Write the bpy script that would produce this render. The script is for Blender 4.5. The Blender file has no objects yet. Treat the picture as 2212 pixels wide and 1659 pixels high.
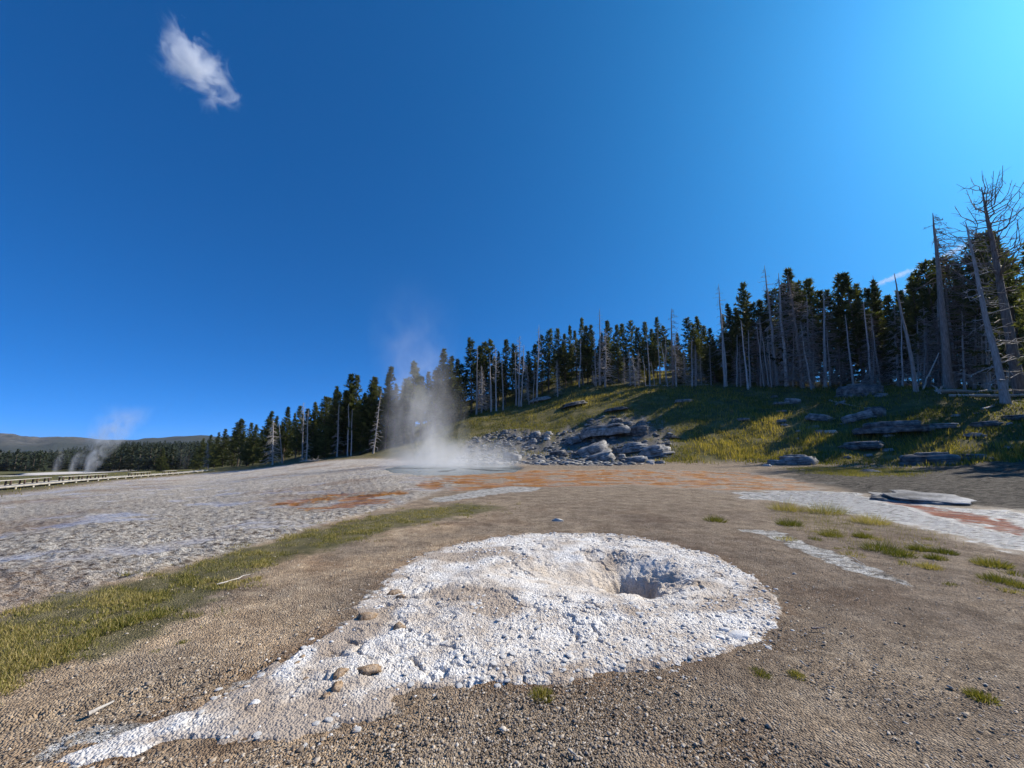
import bpy, math, random
import numpy as np
from mathutils import Vector, Matrix

random.seed(7)
rng = np.random.default_rng(7)
SC = bpy.context.scene
COL = SC.collection

# ------------------------------------------------------------------ camera
# pixel coordinates below are those of the photograph scaled to 2212 x 1659
CX, CY, F = 1106.0, 829.5, 833.0
EYE = 1.7
PITCH = math.atan((970.0 - CY) / F)
cam_data = bpy.data.cameras.new("camera")
cam_data.sensor_width = 36.0
cam_data.lens = 36.0 * F / 2212.0
cam_data.clip_start = 0.05
cam_data.clip_end = 30000.0
cam = bpy.data.objects.new("camera", cam_data)
cam.location = (0, 0, EYE)
cam.rotation_euler = (math.pi / 2 + PITCH, 0, 0)
COL.objects.link(cam)
SC.camera = cam

# ------------------------------------------------------------------ light
SUN_AZ = math.radians(70)      # clockwise from the view direction (+Y) towards +X
SUN_EL = math.radians(37)
world = bpy.data.worlds.new("World")
SC.world = world
world.use_nodes = True
wn, wl = world.node_tree.nodes, world.node_tree.links
wn.clear()
sky = wn.new('ShaderNodeTexSky')
sky.sky_type = 'NISHITA'
sky.sun_disc = False
sky.sun_elevation = SUN_EL
sky.sun_rotation = SUN_AZ
sky.altitude = 0
sky.air_density = 0.1
sky.dust_density = 0.5
sky.ozone_density = 3.0
# deep saturated mountain blue: one grade for the whole sky
sep_ = wn.new('ShaderNodeSeparateColor'); com_ = wn.new('ShaderNodeCombineColor')
wl.new(sky.outputs[0], sep_.inputs[0])
for ch_, (g_, m_) in enumerate(((.92, .285), (.64, 1.98), (.58, 4.15))):
    p_ = wn.new('ShaderNodeMath'); p_.operation = 'POWER'; p_.inputs[1].default_value = g_; wl.new(sep_.outputs[ch_], p_.inputs[0])
    q_ = wn.new('ShaderNodeMath'); q_.operation = 'MULTIPLY'; q_.inputs[1].default_value = m_; wl.new(p_.outputs[0], q_.inputs[0])
    wl.new(q_.outputs[0], com_.inputs[ch_])
bg = wn.new('ShaderNodeBackground')
bg.inputs['Strength'].default_value = 0.10
wo = wn.new('ShaderNodeOutputWorld')
wl.new(com_.outputs[0], bg.inputs['Color'])
wl.new(bg.outputs[0], wo.inputs[0])

sun_data = bpy.data.lights.new("sun", 'SUN')
sun_data.energy = 4.6
sun_data.angle = math.radians(0.5)
sun_data.color = (1.0, 0.91, 0.78)
sun = bpy.data.objects.new("sun", sun_data)
sun_dir = Vector((math.sin(SUN_AZ) * math.cos(SUN_EL), math.cos(SUN_AZ) * math.cos(SUN_EL), math.sin(SUN_EL)))
sun.rotation_euler = (-sun_dir).to_track_quat('-Z', 'Y').to_euler()
sun.location = (30, 10, 40)
COL.objects.link(sun)

SC.view_settings.view_transform = 'Standard'
SC.view_settings.look = 'None'
SC.view_settings.exposure = 0.5
SC.view_settings.gamma = 1.0
SC.render.engine = 'CYCLES'
SC.cycles.use_denoising = True
SC.cycles.max_bounces = 6
SC.cycles.diffuse_bounces = 3
SC.cycles.glossy_bounces = 2
SC.cycles.transparent_max_bounces = 12
SC.cycles.volume_bounces = 2
SC.cycles.volume_step_rate = 0.6
SC.cycles.volume_max_steps = 160

# ------------------------------------------------------------------ numpy noise
def _hash(ix, iy, seed):
    h = (ix.astype(np.int64) * 374761393 + iy.astype(np.int64) * 668265263 + int(seed) * 1442695041) & 0xFFFFFFFF
    h = ((h ^ (h >> 13)) * 1274126177) & 0xFFFFFFFF
    return (h ^ (h >> 16)) & 0xFFFFFFFF

def noise2(x, y, seed=0):
    x = np.asarray(x, float); y = np.asarray(y, float)
    ix = np.floor(x); iy = np.floor(y); fx = x - ix; fy = y - iy
    u = fx * fx * fx * (fx * (fx * 6 - 15) + 10); v = fy * fy * fy * (fy * (fy * 6 - 15) + 10)
    def g(dx, dy):
        a = _hash(ix + dx, iy + dy, seed) * (2 * math.pi / 4294967296.0)
        return np.cos(a) * (fx - dx) + np.sin(a) * (fy - dy)
    return ((g(0, 0) * (1 - u) + g(1, 0) * u) * (1 - v) + (g(0, 1) * (1 - u) + g(1, 1) * u) * v) * 1.45

def fbm(x, y, oct=4, seed=0, gain=0.5):
    s = 0; a = 1.0; t = 0
    for i in range(oct):
        s = s + a * noise2(x * 2 ** i + 17.3 * i, y * 2 ** i - 9.1 * i, seed + i); t += a; a *= gain
    return s / t

def worley(x, y, seed=0, jit=0.85):
    ix = np.floor(x); iy = np.floor(y)
    f1 = np.full(x.shape, 9.0); f2 = np.full(x.shape, 9.0); idv = np.zeros(x.shape)
    for dx in (-1, 0, 1):
        for dy in (-1, 0, 1):
            h = _hash(ix + dx, iy + dy, seed); h2 = _hash(ix + dx, iy + dy, seed + 77)
            px = ix + dx + .5 + jit * (h / 4294967296.0 - .5); py = iy + dy + .5 + jit * (h2 / 4294967296.0 - .5)
            d = np.hypot(px - x, py - y)
            m = d < f1
            f2 = np.where(m, f1, np.minimum(f2, d)); idv = np.where(m, (h % 1000) / 1000.0, idv); f1 = np.where(m, d, f1)
    return f1, f2, idv

def sstep(a, b, x):
    t = np.clip((x - a) / (b - a), 0, 1)
    return t * t * (3 - 2 * t)

# ------------------------------------------------------------------ terrain
def th_of(px):
    return math.degrees(math.atan((px - CX) / math.hypot(F, 970 - CY)))

COLS = {   # image column: (depth, height) pairs of the ground there
    0:    [(5, 0), (8, -.25), (14, -.75), (22, -1.2), (32, -1.75), (45, -2.7), (100, -5.0), (250, -13), (400, -17), (700, -20), (1500, -22), (6000, -30)],
    120:  [(6, 0), (9, -.2), (16, -.75), (26, -1.3), (40, -2.0), (60, -3.1), (100, -4.9), (250, -13), (400, -16), (700, -14), (1500, -10), (6000, -30)],
    230:  [(7, 0), (10, -.15), (18, -.7), (30, -1.35), (52, -2.4), (75, -3.5), (110, -5.0), (250, -12.5), (400, -11), (700, -2), (1000, 7), (6000, -10)],
    450:  [(8, 0), (16, -.5), (30, -1.2), (60, -2.4), (100, -4.0), (150, -6), (270, -11), (400, -10), (700, -1), (1000, 8), (6000, -10)],
    560:  [(9, 0), (18, -.4), (35, -1.0), (70, -1.9), (118, -3.2), (150, -2.5), (300, -5), (1000, 10), (6000, -10)],
    700:  [(10, 0), (20, -.3), (40, -.6), (60, -.5), (80, -.1), (100, 1.4), (140, 4), (300, 8), (6000, -10)],
    830:  [(10, 0), (25, 0), (45, -.15), (60, .1), (72, .8), (90, 3.0), (120, 6), (300, 10), (6000, -10)],
    910:  [(10, 0), (28, 0), (48, -.05), (57, .3), (75, 2.9), (86, 4.6), (120, 9), (300, 14), (6000, -10)],
    1003: [(10, 0), (28, 0), (50, 0), (56, .5), (72, 5.4), (86, 9.4), (105, 15), (150, 17), (300, 20), (6000, -10)],
    1130: [(10, 0), (30, 0), (50, .05), (55, .8), (70, 6.0), (90, 12.3), (105, 18), (150, 25), (300, 24), (6000, -10)],
    1250: [(10, 0), (30, 0), (48, .05), (52, .8), (60, 3.4), (75, 10.0), (95, 18.4), (110, 24), (150, 32), (300, 32), (6000, -10)],
    1430: [(10, 0), (30, 0), (43, .05), (47, 1), (55, 4.3), (68, 10), (86, 16.6), (100, 21.5), (140, 30), (300, 32), (6000, -10)],
    1600: [(10, 0), (30, 0), (40, .05), (44, .9), (52, 4), (64, 10), (75, 14.2), (90, 19.5), (130, 28), (300, 30), (6000, -10)],
    1800: [(10, 0), (26, 0), (35, .05), (39, .8), (48, 4.8), (58, 9.6), (66, 12.2), (85, 16), (120, 22), (300, 28), (6000, -10)],
    1960: [(10, 0), (24, 0), (31, .1), (35, .8), (43, 4.8), (50, 9.1), (60, 11.5), (80, 15.5), (120, 21), (300, 28), (6000, -10)],
    2165: [(9, 0), (20, .05), (26, .25), (30, 1), (35, 3.2), (40, 6.5), (50, 9.0), (70, 13), (110, 19), (300, 28), (6000, -10)],
    2500: [(9, 0), (15, .1), (20, .3), (25, 1.2), (30, 3.4), (35, 5.6), (45, 8.0), (65, 11), (300, 18), (6000, -10)],
}
LR = np.linspace(math.log(0.3), math.log(9000.0), 420)
_cols = []
for px in sorted(COLS):
    t = th_of(px); c = math.cos(math.radians(t))
    pts = [(0.2, 0.0), (3.0, 0.0)] + COLS[px]
    lx = np.log([p[0] / c for p in pts]); zz = np.array([p[1] for p in pts])
    _cols.append((t, np.interp(LR, lx, zz)))
tl, zl = _cols[0]; tr, zr = _cols[-1]
flat = np.interp(LR, np.log([.2, 5, 40, 300, 9000]), [0, 0, -.5, -6, -20])
_cols = [(-180, flat), (-110, .5 * flat + .5 * zl), (-75, zl)] + _cols + [(78, zr), (120, .5 * flat + .5 * zr), (180, flat)]
TH_G = np.linspace(-180, 180, 721)
ths = np.array([c[0] for c in _cols]); zs = np.array([c[1] for c in _cols])
TAB = np.empty((721, len(LR)))
for j in range(len(LR)):
    TAB[:, j] = np.interp(TH_G, ths, zs[:, j])
def _sm(a, n, ax):
    k = np.hanning(n + 2)[1:-1]; k /= k.sum()
    pad = [(0, 0), (0, 0)]; pad[ax] = (n // 2, n // 2)
    b = np.pad(a, pad, mode='edge')
    return np.apply_along_axis(lambda v: np.convolve(v, k, mode='valid'), ax, b)
TAB = _sm(_sm(TAB, 11, 0), 7, 1)

def gz0(x, y):
    x = np.asarray(x, float); y = np.asarray(y, float)
    r = np.maximum(np.hypot(x, y), 0.31); th = np.degrees(np.arctan2(x, y))
    a = np.clip((th + 180) * 2, 0, 719.999); b = np.clip((np.log(r) - LR[0]) / (LR[1] - LR[0]), 0, len(LR) - 1.001)
    ia = a.astype(int); ib = b.astype(int); fa = a - ia; fb = b - ib
    return (TAB[ia, ib] * (1 - fa) + TAB[ia + 1, ib] * fa) * (1 - fb) + (TAB[ia, ib + 1] * (1 - fa) + TAB[ia + 1, ib + 1] * fa) * fb

def hillmask(x, y):
    return sstep(0.06, .7, gz0(x, y)) * sstep(15, 25, np.hypot(x, y))

def gz(x, y):
    z = gz0(x, y); h = hillmask(x, y); r = np.hypot(x, y)
    z = z + h * (0.75 * fbm(x / 9, y / 9, 3, 5) + 0.25 * fbm(x / 2.2, y / 2.2, 2, 9))
    z = z + (1 - h) * sstep(8, 30, r) * 0.06 * fbm(x / 3.5, y / 3.5, 3, 31) + sstep(150, 300, r) * 2.5 * fbm(x / 90, y / 90, 3, 41)
    return z

CP, SP = math.cos(PITCH), math.sin(PITCH)
def ray(px, row):
    a = (px - CX) / F; b = (CY - row) / F
    return np.array([a, CP - b * SP, SP + b * CP])

def hit(px, row, tmax=800.0):
    """where the ray through a pixel meets the ground"""
    d = ray(px, row)
    t = np.geomspace(1.2, tmax, 5000)
    z = EYE + d[2] * t; g = gz(d[0] * t, d[1] * t)
    k = np.argmax(z < g)
    if not (z < g).any():
        k = len(t) - 1
    tt = t[k]
    return np.array([d[0] * tt, d[1] * tt])

def at_depth(px, depth):
    """ground point in an image column at a depth"""
    x = (px - CX) / F * depth * CP
    x = (px - CX) / F * (depth * CP + (float(gz(x, depth)) - EYE) * SP)
    return x, depth

def z_of_row(row, depth):
    d = ray(CX, row)
    return EYE + d[2] / d[1] * depth

def project(x, y, z):
    f = y * CP + (z - EYE) * SP; u = -y * SP + (z - EYE) * CP
    return CX + F * x / f, CY - F * u / f

def polyw(pix):
    return np.array([hit(*p) for p in pix])

def poly_sd(x, y, P):
    """signed distance to a polygon, negative inside"""
    d = np.full(x.shape, 1e9); s = np.zeros(x.shape, bool); n = len(P)
    for i in range(n):
        a = P[i]; b = P[(i + 1) % n]; ex, ey = b - a
        wx = x - a[0]; wy = y - a[1]
        t = np.clip((wx * ex + wy * ey) / (ex * ex + ey * ey + 1e-12), 0, 1)
        d = np.minimum(d, (wx - ex * t) ** 2 + (wy - ey * t) ** 2)
        c = ((a[1] > y) != (b[1] > y)) & (x < (b[0] - a[0]) * (y - a[1]) / (b[1] - a[1] + 1e-12) + a[0])
        s ^= c
    d = np.sqrt(d)
    return np.where(s, -d, d)

# ------------------------------------------------------------------ object helpers
def tag(o, label=None, cat=None, group=None, kind=None):
    if label: o['label'] = label
    if cat: o['category'] = cat
    if group: o['group'] = group
    if kind: o['kind'] = kind
    return o

def make_mesh(name, V, Fc, mat=None, smooth=True, attrs=None):
    """V (n,3); Fc (m,3) or (m,4) index array; attrs {name: (n,) or (n,3)}"""
    me = bpy.data.meshes.new(name)
    V = np.asarray(V, np.float32); Fc = np.asarray(Fc, np.int32); k = Fc.shape[1]
    me.vertices.add(len(V)); me.vertices.foreach_set('co', V.ravel())
    me.loops.add(Fc.size); me.loops.foreach_set('vertex_index', Fc.ravel())
    me.polygons.add(len(Fc))
    me.polygons.foreach_set('loop_start', np.arange(0, Fc.size, k, dtype=np.int32))
    me.polygons.foreach_set('loop_total', np.full(len(Fc), k, np.int32))
    if smooth: me.polygons.foreach_set('use_smooth', np.ones(len(Fc), bool))
    me.update(calc_edges=True)
    for an, av in (attrs or {}).items():
        av = np.asarray(av, np.float32)
        if av.ndim == 1:
            a = me.attributes.new(an, 'FLOAT', 'POINT'); a.data.foreach_set('value', av)
        else:
            a = me.attributes.new(an, 'FLOAT_VECTOR', 'POINT'); a.data.foreach_set('vector', av.ravel())
    if mat: me.materials.append(mat)
    return me

def obj(name, me, parent=None, loc=None, rot=None, scale=None):
    o = bpy.data.objects.new(name, me); COL.objects.link(o)
    if parent: o.parent = parent
    if loc is not None: o.location = loc
    if rot is not None: o.rotation_euler = rot
    if scale is not None: o.scale = scale
    return o

class MB:
    """collects pieces into one mesh"""
    def __init__(s): s.V = []; s.F = []; s.n = 0; s.T = []
    def add(s, V, Fc, tint=None):
        V = np.asarray(V, float).reshape(-1, 3); s.V.append(V); s.F.append(np.asarray(Fc, int) + s.n); s.n += len(V)
        s.T.append(np.full(len(V), .5 if tint is None else tint) if np.ndim(tint) == 0 else tint)
    def tube(s, path, rad, sides=6, tint=None):
        path = np.asarray(path, float); m = len(path); rad = np.broadcast_to(rad, (m,))
        tg = np.gradient(path, axis=0); tg /= np.linalg.norm(tg, axis=1)[:, None] + 1e-9
        ref = np.array([0, 0, 1.0]) if abs(tg[0][2]) < .8 else np.array([1.0, 0, 0])
        a = np.cross(tg, ref); a /= np.linalg.norm(a, axis=1)[:, None] + 1e-9; b = np.cross(tg, a)
        an = np.arange(sides) * 2 * math.pi / sides
        V = path[:, None, :] + rad[:, None, None] * (np.cos(an)[None, :, None] * a[:, None, :] + np.sin(an)[None, :, None] * b[:, None, :])
        i = np.arange(m - 1)[:, None] * sides; j = np.arange(sides)[None, :]; j2 = (j + 1) % sides
        q = np.stack([i + j, i + j2, i + sides + j2, i + sides + j], -1).reshape(-1, 4)
        s.add(V, q, tint)
    def box(s, c, size, rz=0.0):
        sx, sy, sz = np.array(size) / 2
        P = np.array([(x, y, z) for x in (-sx, sx) for y in (-sy, sy) for z in (-sz, sz)])
        ca, sa = math.cos(rz), math.sin(rz)
        P = np.stack([P[:, 0] * ca - P[:, 1] * sa, P[:, 0] * sa + P[:, 1] * ca, P[:, 2]], 1) + np.array(c)
        s.add(P, [(0, 1, 3, 2), (4, 6, 7, 5), (0, 4, 5, 1), (2, 3, 7, 6), (0, 2, 6, 4), (1, 5, 7, 3)])
    def mesh(s, name, mat, smooth=True, tint=True):
        return make_mesh(name, np.concatenate(s.V), np.concatenate(s.F), mat, smooth, {'tint': np.concatenate(s.T)} if tint else None)

# ------------------------------------------------------------------ materials
class NT:
    def __init__(s, name):
        s.m = bpy.data.materials.new(name); s.m.use_nodes = True
        s.n = s.m.node_tree.nodes; s.l = s.m.node_tree.links; s.n.clear()
        s.out = s.n.new('ShaderNodeOutputMaterial')
    def new(s, t, **kw):
        nd = s.n.new(t)
        for k, v in kw.items(): setattr(nd, k, v)
        return nd
    def put(s, sock, v):
        if v is None: return
        if hasattr(v, 'is_linked') or isinstance(v, bpy.types.NodeSocket): s.l.new(v, sock)
        else:
            if isinstance(v, (tuple, list)) and len(v) == 3 and sock.type == 'RGBA': v = (*v, 1)
            sock.default_value = v
    def noise(s, scale, detail=4, rough=.55, vec=None, dist=0.0, dim='3D', w=None):
        nd = s.new('ShaderNodeTexNoise'); nd.noise_dimensions = dim
        nd.inputs['Scale'].default_value = scale; nd.inputs['Detail'].default_value = detail
        nd.inputs['Roughness'].default_value = rough; nd.inputs['Distortion'].default_value = dist
        if vec is not None: s.l.new(vec, nd.inputs['Vector'])
        return nd.outputs[0]
    def vor(s, scale, vec=None, feat='F1', out=0):
        nd = s.new('ShaderNodeTexVoronoi', feature=feat); nd.inputs['Scale'].default_value = scale
        if vec is not None: s.l.new(vec, nd.inputs['Vector'])
        return nd.outputs[out]
    def ramp(s, fac, stops):
        nd = s.new('ShaderNodeValToRGB'); s.put(nd.inputs[0], fac)
        el = nd.color_ramp.elements
        while len(el) < len(stops): el.new(0.5)
        for e, (p, c) in zip(el, stops):
            e.position = p; e.color = (*c, 1) if isinstance(c, tuple) else (c, c, c, 1)
        return nd.outputs[0]
    def mix(s, f, a, b, mode='MIX'):
        nd = s.new('ShaderNodeMix', data_type='RGBA', blend_type=mode)
        s.put(nd.inputs[0], f); s.put(nd.inputs[6], a); s.put(nd.inputs[7], b); return nd.outputs[2]
    def math(s, op, a, b=None, c=None, clamp=False):
        nd = s.new('ShaderNodeMath', operation=op, use_clamp=clamp)
        s.put(nd.inputs[0], a); s.put(nd.inputs[1], b); s.put(nd.inputs[2], c); return nd.outputs[0]
    def attr(s, name):
        nd = s.new('ShaderNodeAttribute', attribute_name=name); return nd
    def sep(s, v):
        nd = s.new('ShaderNodeSeparateXYZ'); s.l.new(v, nd.inputs[0]); return nd.outputs
    def pos(s): return s.new('ShaderNodeNewGeometry').outputs['Position']
    def objco(s): return s.new('ShaderNodeTexCoord').outputs['Object']
    def mapping(s, vec, scale):
        nd = s.new('ShaderNodeMapping'); s.l.new(vec, nd.inputs[0]); nd.inputs['Scale'].default_value = scale; return nd.outputs[0]
    def bump(s, h, strength, dist, nrm=None):
        nd = s.new('ShaderNodeBump'); s.put(nd.inputs['Height'], h); s.put(nd.inputs['Strength'], strength)
        nd.inputs['Distance'].default_value = dist
        if nrm is not None: s.l.new(nrm, nd.inputs['Normal'])
        return nd.outputs[0]
    def bsdf(s, col, rough=.9, spec=.3, nrm=None):
        nd = s.new('ShaderNodeBsdfPrincipled'); s.put(nd.inputs['Base Color'], col); s.put(nd.inputs['Roughness'], rough)
        s.put(nd.inputs['Specular IOR Level'], spec)
        if nrm is not None: s.l.new(nrm, nd.inputs['Normal'])
        return nd.outputs[0]
    def done(s, surf): s.l.new(surf, s.out.inputs[0]); return s.m

def mat_ground():
    t = NT('ground_soil'); P = t.pos()
    za, zb, zc = (t.sep(t.attr(n).outputs['Vector']) for n in ('zone_a', 'zone_b', 'zone_c'))
    flatm, grass, orange = za; white, wet, hill = zb; talus, shore, red = zc
    nbig = t.noise(.45, 3, vec=P); nmid = t.noise(3.2, 4, vec=P); nfine = t.noise(38, 4, .6, vec=P); ngr = t.vor(75, P)
    grain = t.vor(64, P, out=1)
    # brown gravel
    c = t.ramp(nmid, [(.25, (.21, .16, .112)), (.5, (.30, .238, .175)), (.75, (.385, .32, .245))])
    gr = t.ramp(grain, [(0, (.42, .39, .37)), (.5, (1, 1, 1)), (1, (1.5, 1.45, 1.36))])
    c = t.mix(.9, c, gr, 'MULTIPLY')
    c = t.mix(.6, c, t.ramp(t.noise(11, 5, .72, vec=P), [(.35, (.5, .47, .45)), (.6, (1.15, 1.15, 1.12))]), 'MULTIPLY')
    c = t.mix(t.math('MULTIPLY', t.ramp(nbig, [(.4, 0.0), (.65, 1.0)]), .5), c, t.mix(1, c, (.82, .8, .8), 'MULTIPLY'))
    c = t.mix(.7, c, t.ramp(t.noise(1.7, 6, .7, vec=P), [(.36, (.62, .58, .55)), (.5, (1, 1, 1)), (.64, (1.28, 1.26, 1.22))]), 'MULTIPLY')
    # rusty brown soil skirting the mound, paler tan crust to the left, grey-brown to the right
    zd = t.sep(t.attr('zone_d').outputs['Vector'])
    c = t.mix(t.math('MULTIPLY', zd[0], .75), c, t.mix(1, c, (.62, .50, .42), 'MULTIPLY'))
    c = t.mix(t.math('MULTIPLY', zd[1], .8), c, t.mix(1, c, (1.7, 1.62, 1.48), 'MULTIPLY'))
    c = t.mix(t.math('MULTIPLY', zd[2], .8), c, t.mix(1, c, (.66, .64, .66), 'MULTIPLY'))
    # sinter flat: pale crust with dark and rusty blotches
    Pf = t.mapping(P, (1.0, 1.6, 1.0))
    nf1 = t.noise(.9, 6, .62, vec=Pf); nf2 = t.noise(6.0, 5, .65, vec=Pf); nf3 = t.noise(.16, 3, vec=P)
    nf4 = t.noise(15, 5, .7, vec=Pf)
    cf = t.ramp(t.math('ADD', t.math('MULTIPLY', nf2, .55), t.math('MULTIPLY', nf4, .45)), [(.40, (.11, .09, .075)), (.45, (.32, .27, .22)), (.50, (.58, .515, .44)), (.58, (.80, .75, .67))])
    cf = t.mix(t.ramp(nf1, [(.55, 0.0), (.7, .4)]), cf, (.20, .16, .14))
    cf = t.mix(t.ramp(nf3, [(.5, 0.0), (.62, .5)]), cf, (.30, .19, .12))
    c = t.mix(flatm, c, cf)
    cw = t.ramp(t.noise(4, 6, .7, vec=t.mapping(P, (1, 2.2, 1))), [(.38, (.14, .125, .11)), (.45, (.40, .37, .33)), (.53, (.66, .64, .60)), (.65, (.82, .81, .78))])
    wbr = t.noise(2.6, 6, .7, vec=t.mapping(P, (1, 2.0, 1)))
    white_e = t.math('SUBTRACT', t.math('MULTIPLY', white, 4.6), t.math('MULTIPLY', wbr, 5.4), clamp=True)
    c = t.mix(white_e, c, cw)
    # orange and rust bacterial mats
    no = t.noise(2.0, 6, .68, vec=t.mapping(P, (.7, 1.8, 1)))
    co = t.ramp(no, [(.34, (.10, .04, .012)), (.46, (.36, .13, .018)), (.56, (.52, .22, .035)), (.68, (.55, .34, .15))])
    st_ = t.noise(1.1, 6, .66, vec=t.mapping(P, (.38, 2.0, 1)), dist=.4)
    orange_e = t.math('SUBTRACT', t.math('MULTIPLY', orange, 3.0), t.math('MULTIPLY', st_, 3.0), clamp=True)
    base_o = t.ramp(t.noise(5, 6, .7, vec=Pf), [(.38, (.17, .12, .085)), (.48, (.36, .28, .21)), (.6, (.58, .50, .41))])
    c = t.mix(t.math('MULTIPLY', orange, 1.3, clamp=True), c, base_o)
    c = t.mix(t.math('MULTIPLY', orange_e, .92), c, co)
    cr = t.ramp(no, [(.36, (.08, .012, .004)), (.48, (.30, .045, .006)), (.58, (.42, .10, .012)), (.7, (.5, .2, .05))])
    rot_ = t.new('ShaderNodeMapping'); t.l.new(P, rot_.inputs[0]); rot_.inputs['Rotation'].default_value = (0, 0, math.radians(65))
    fl_ = t.noise(1.6, 7, .68, vec=t.mapping(rot_.outputs[0], (.45, 1.7, 1)), dist=.5)
    red_e = t.math('SUBTRACT', t.math('MULTIPLY', red, 3.2), t.math('MULTIPLY', fl_, 4.6), clamp=True)
    c = t.mix(red_e, c, cr)
    cs = t.ramp(t.noise(2.6, 7, .7, vec=t.mapping(P, (.8, 1.6, 1))), [(.38, (.03, .027, .022)), (.47, (.085, .075, .062)), (.56, (.165, .145, .12)), (.68, (.27, .24, .20))])
    c = t.mix(shore, c, cs)
    ch = t.ramp(t.noise(.5, 5, .6, vec=P), [(.3, (.06, .062, .022)), (.5, (.12, .105, .04)), (.7, (.21, .17, .075))])
    c = t.mix(hill, c, ch)
    ct = t.ramp(t.noise(3, 5, .7, vec=P), [(.3, (.05, .05, .052)), (.5, (.14, .14, .145)), (.7, (.27, .265, .26))])
    c = t.mix(talus, c, ct)
    cg = t.ramp(nmid, [(.3, (.055, .06, .02)), (.7, (.14, .13, .05))])
    c = t.mix(t.math('MULTIPLY', grass, .8), c, cg)
    # wet sheets of run-off: darker, glossy
    c = t.mix(t.math('MULTIPLY', wet, .45), c, t.mix(1, c, (.55, .56, .6), 'MULTIPLY'))
    rough = t.math('SUBTRACT', .92, t.math('MULTIPLY', wet, .68))
    spec = t.math('ADD', .2, t.math('MULTIPLY', wet, .4))
    h = t.math('ADD', t.math('MULTIPLY', nfine, .5), t.math('MULTIPLY', ngr, -.9))
    hf = t.math('ADD', t.math('MULTIPLY', nf2, 2.2), t.math('MULTIPLY', t.noise(18, 4, .6, vec=Pf), 1.0))
    b1 = t.bump(h, t.math('SUBTRACT', 1.0, t.math('MULTIPLY', wet, .3)), .022)
    b2 = t.bump(hf, t.math('MULTIPLY', t.math('ADD', t.math('ADD', flatm, orange), t.math('ADD', white, shore), clamp=True), t.math('SUBTRACT', 1.0, t.math('MULTIPLY', wet, .55))), .085, b1)
    return t.done(t.bsdf(c, rough, spec, b2))

def mat_sinter():
    t = NT('white_sinter'); P = t.pos(); tint = t.attr('tint').outputs['Fac']; bowl = t.attr('bowl').outputs['Fac']
    n = t.noise(3.0, 5, .6, vec=P); nf = t.noise(45, 4, .65, vec=P)
    c = t.ramp(n, [(.3, (.52, .44, .36)), (.42, (.70, .64, .57)), (.55, (.83, .80, .755)), (.7, (.88, .86, .825))])
    c = t.mix(t.math('MULTIPLY', t.ramp(tint, [(.42, 0.0), (.85, 1.0)]), .9), c, t.mix(nf, (.30, .22, .155), (.52, .43, .34)))
    c = t.mix(t.math('MULTIPLY', bowl, .6), c, (.72, .58, .42))
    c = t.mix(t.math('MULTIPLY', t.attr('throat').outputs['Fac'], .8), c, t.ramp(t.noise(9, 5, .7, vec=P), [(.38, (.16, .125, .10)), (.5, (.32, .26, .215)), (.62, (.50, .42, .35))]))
    c = t.mix(t.math('MULTIPLY', t.ramp(nf, [(.38, 1.0), (.52, 0.0)]), .6), c, (.34, .30, .27))
    h = t.math('ADD', nf, t.math('MULTIPLY', t.vor(60, P), -.7))
    return t.done(t.bsdf(c, .9, .2, t.bump(h, 1.0, .02)))

def mat_stone(name, stops, scale=6, bumpd=.02, strata=0.0, obj_space=True):
    t = NT(name); P = t.objco() if obj_space else t.pos()
    n = t.noise(scale, 6, .65, vec=P)
    c = t.ramp(n, stops)
    hh = t.noise(scale * 3.2, 5, .65, vec=P)
    if strata:
        wv = t.noise(scale * .9, 4, .6, vec=t.mapping(P, (.35, .35, 7.0)))
        c = t.mix(strata, c, t.ramp(wv, [(.35, (.35, .35, .36)), (.55, (1.1, 1.1, 1.1))]), 'MULTIPLY')
        hh = t.math('ADD', hh, t.math('MULTIPLY', wv, 1.6))
    return t.done(t.bsdf(c, .88, .25, t.bump(hh, .8, bumpd)))

def mat_tint(name, lo, mid, hi, rough=.7, trans=0.0, spec=.2):
    t = NT(name); a = t.attr('tint').outputs['Fac']
    oi = t.new('ShaderNodeObjectInfo').outputs['Random']
    f = t.math('ADD', a, t.math('MULTIPLY', t.math('SUBTRACT', oi, .5), .4))
    c = t.ramp(f, [(0, lo), (.5, mid), (1, hi)])
    s = t.bsdf(c, rough, spec)
    if trans:
        tr = t.new('ShaderNodeBsdfTranslucent'); t.put(tr.inputs[0], t.mix(1, c, (1.5, 1.5, .7), 'MULTIPLY'))
        mx = t.new('ShaderNodeMixShader'); mx.inputs[0].default_value = trans
        t.l.new(s, mx.inputs[1]); t.l.new(tr.outputs[0], mx.inputs[2]); s = mx.outputs[0]
    return t.done(s)

def mat_bark(name, a, b, c):
    t = NT(name); P = t.objco()
    n = t.noise(2.0, 5, .65, vec=t.mapping(P, (6, 6, .8)))
    oi = t.new('ShaderNodeObjectInfo').outputs['Random']
    col = t.ramp(n, [(.3, a), (.5, b), (.7, c)])
    col = t.mix(1, col, t.ramp(oi, [(0, (.7, .68, .66)), (1, (1.2, 1.2, 1.2))]), 'MULTIPLY')
    return t.done(t.bsdf(col, .9, .2, t.bump(n, .6, .03)))

def mat_water():
    t = NT('hot_spring_water'); P = t.pos()
    n = t.noise(2.5, 3, vec=P)
    return t.done(t.bsdf((.16, .185, .18), .22, .5, t.bump(n, .25, .05)))

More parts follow.
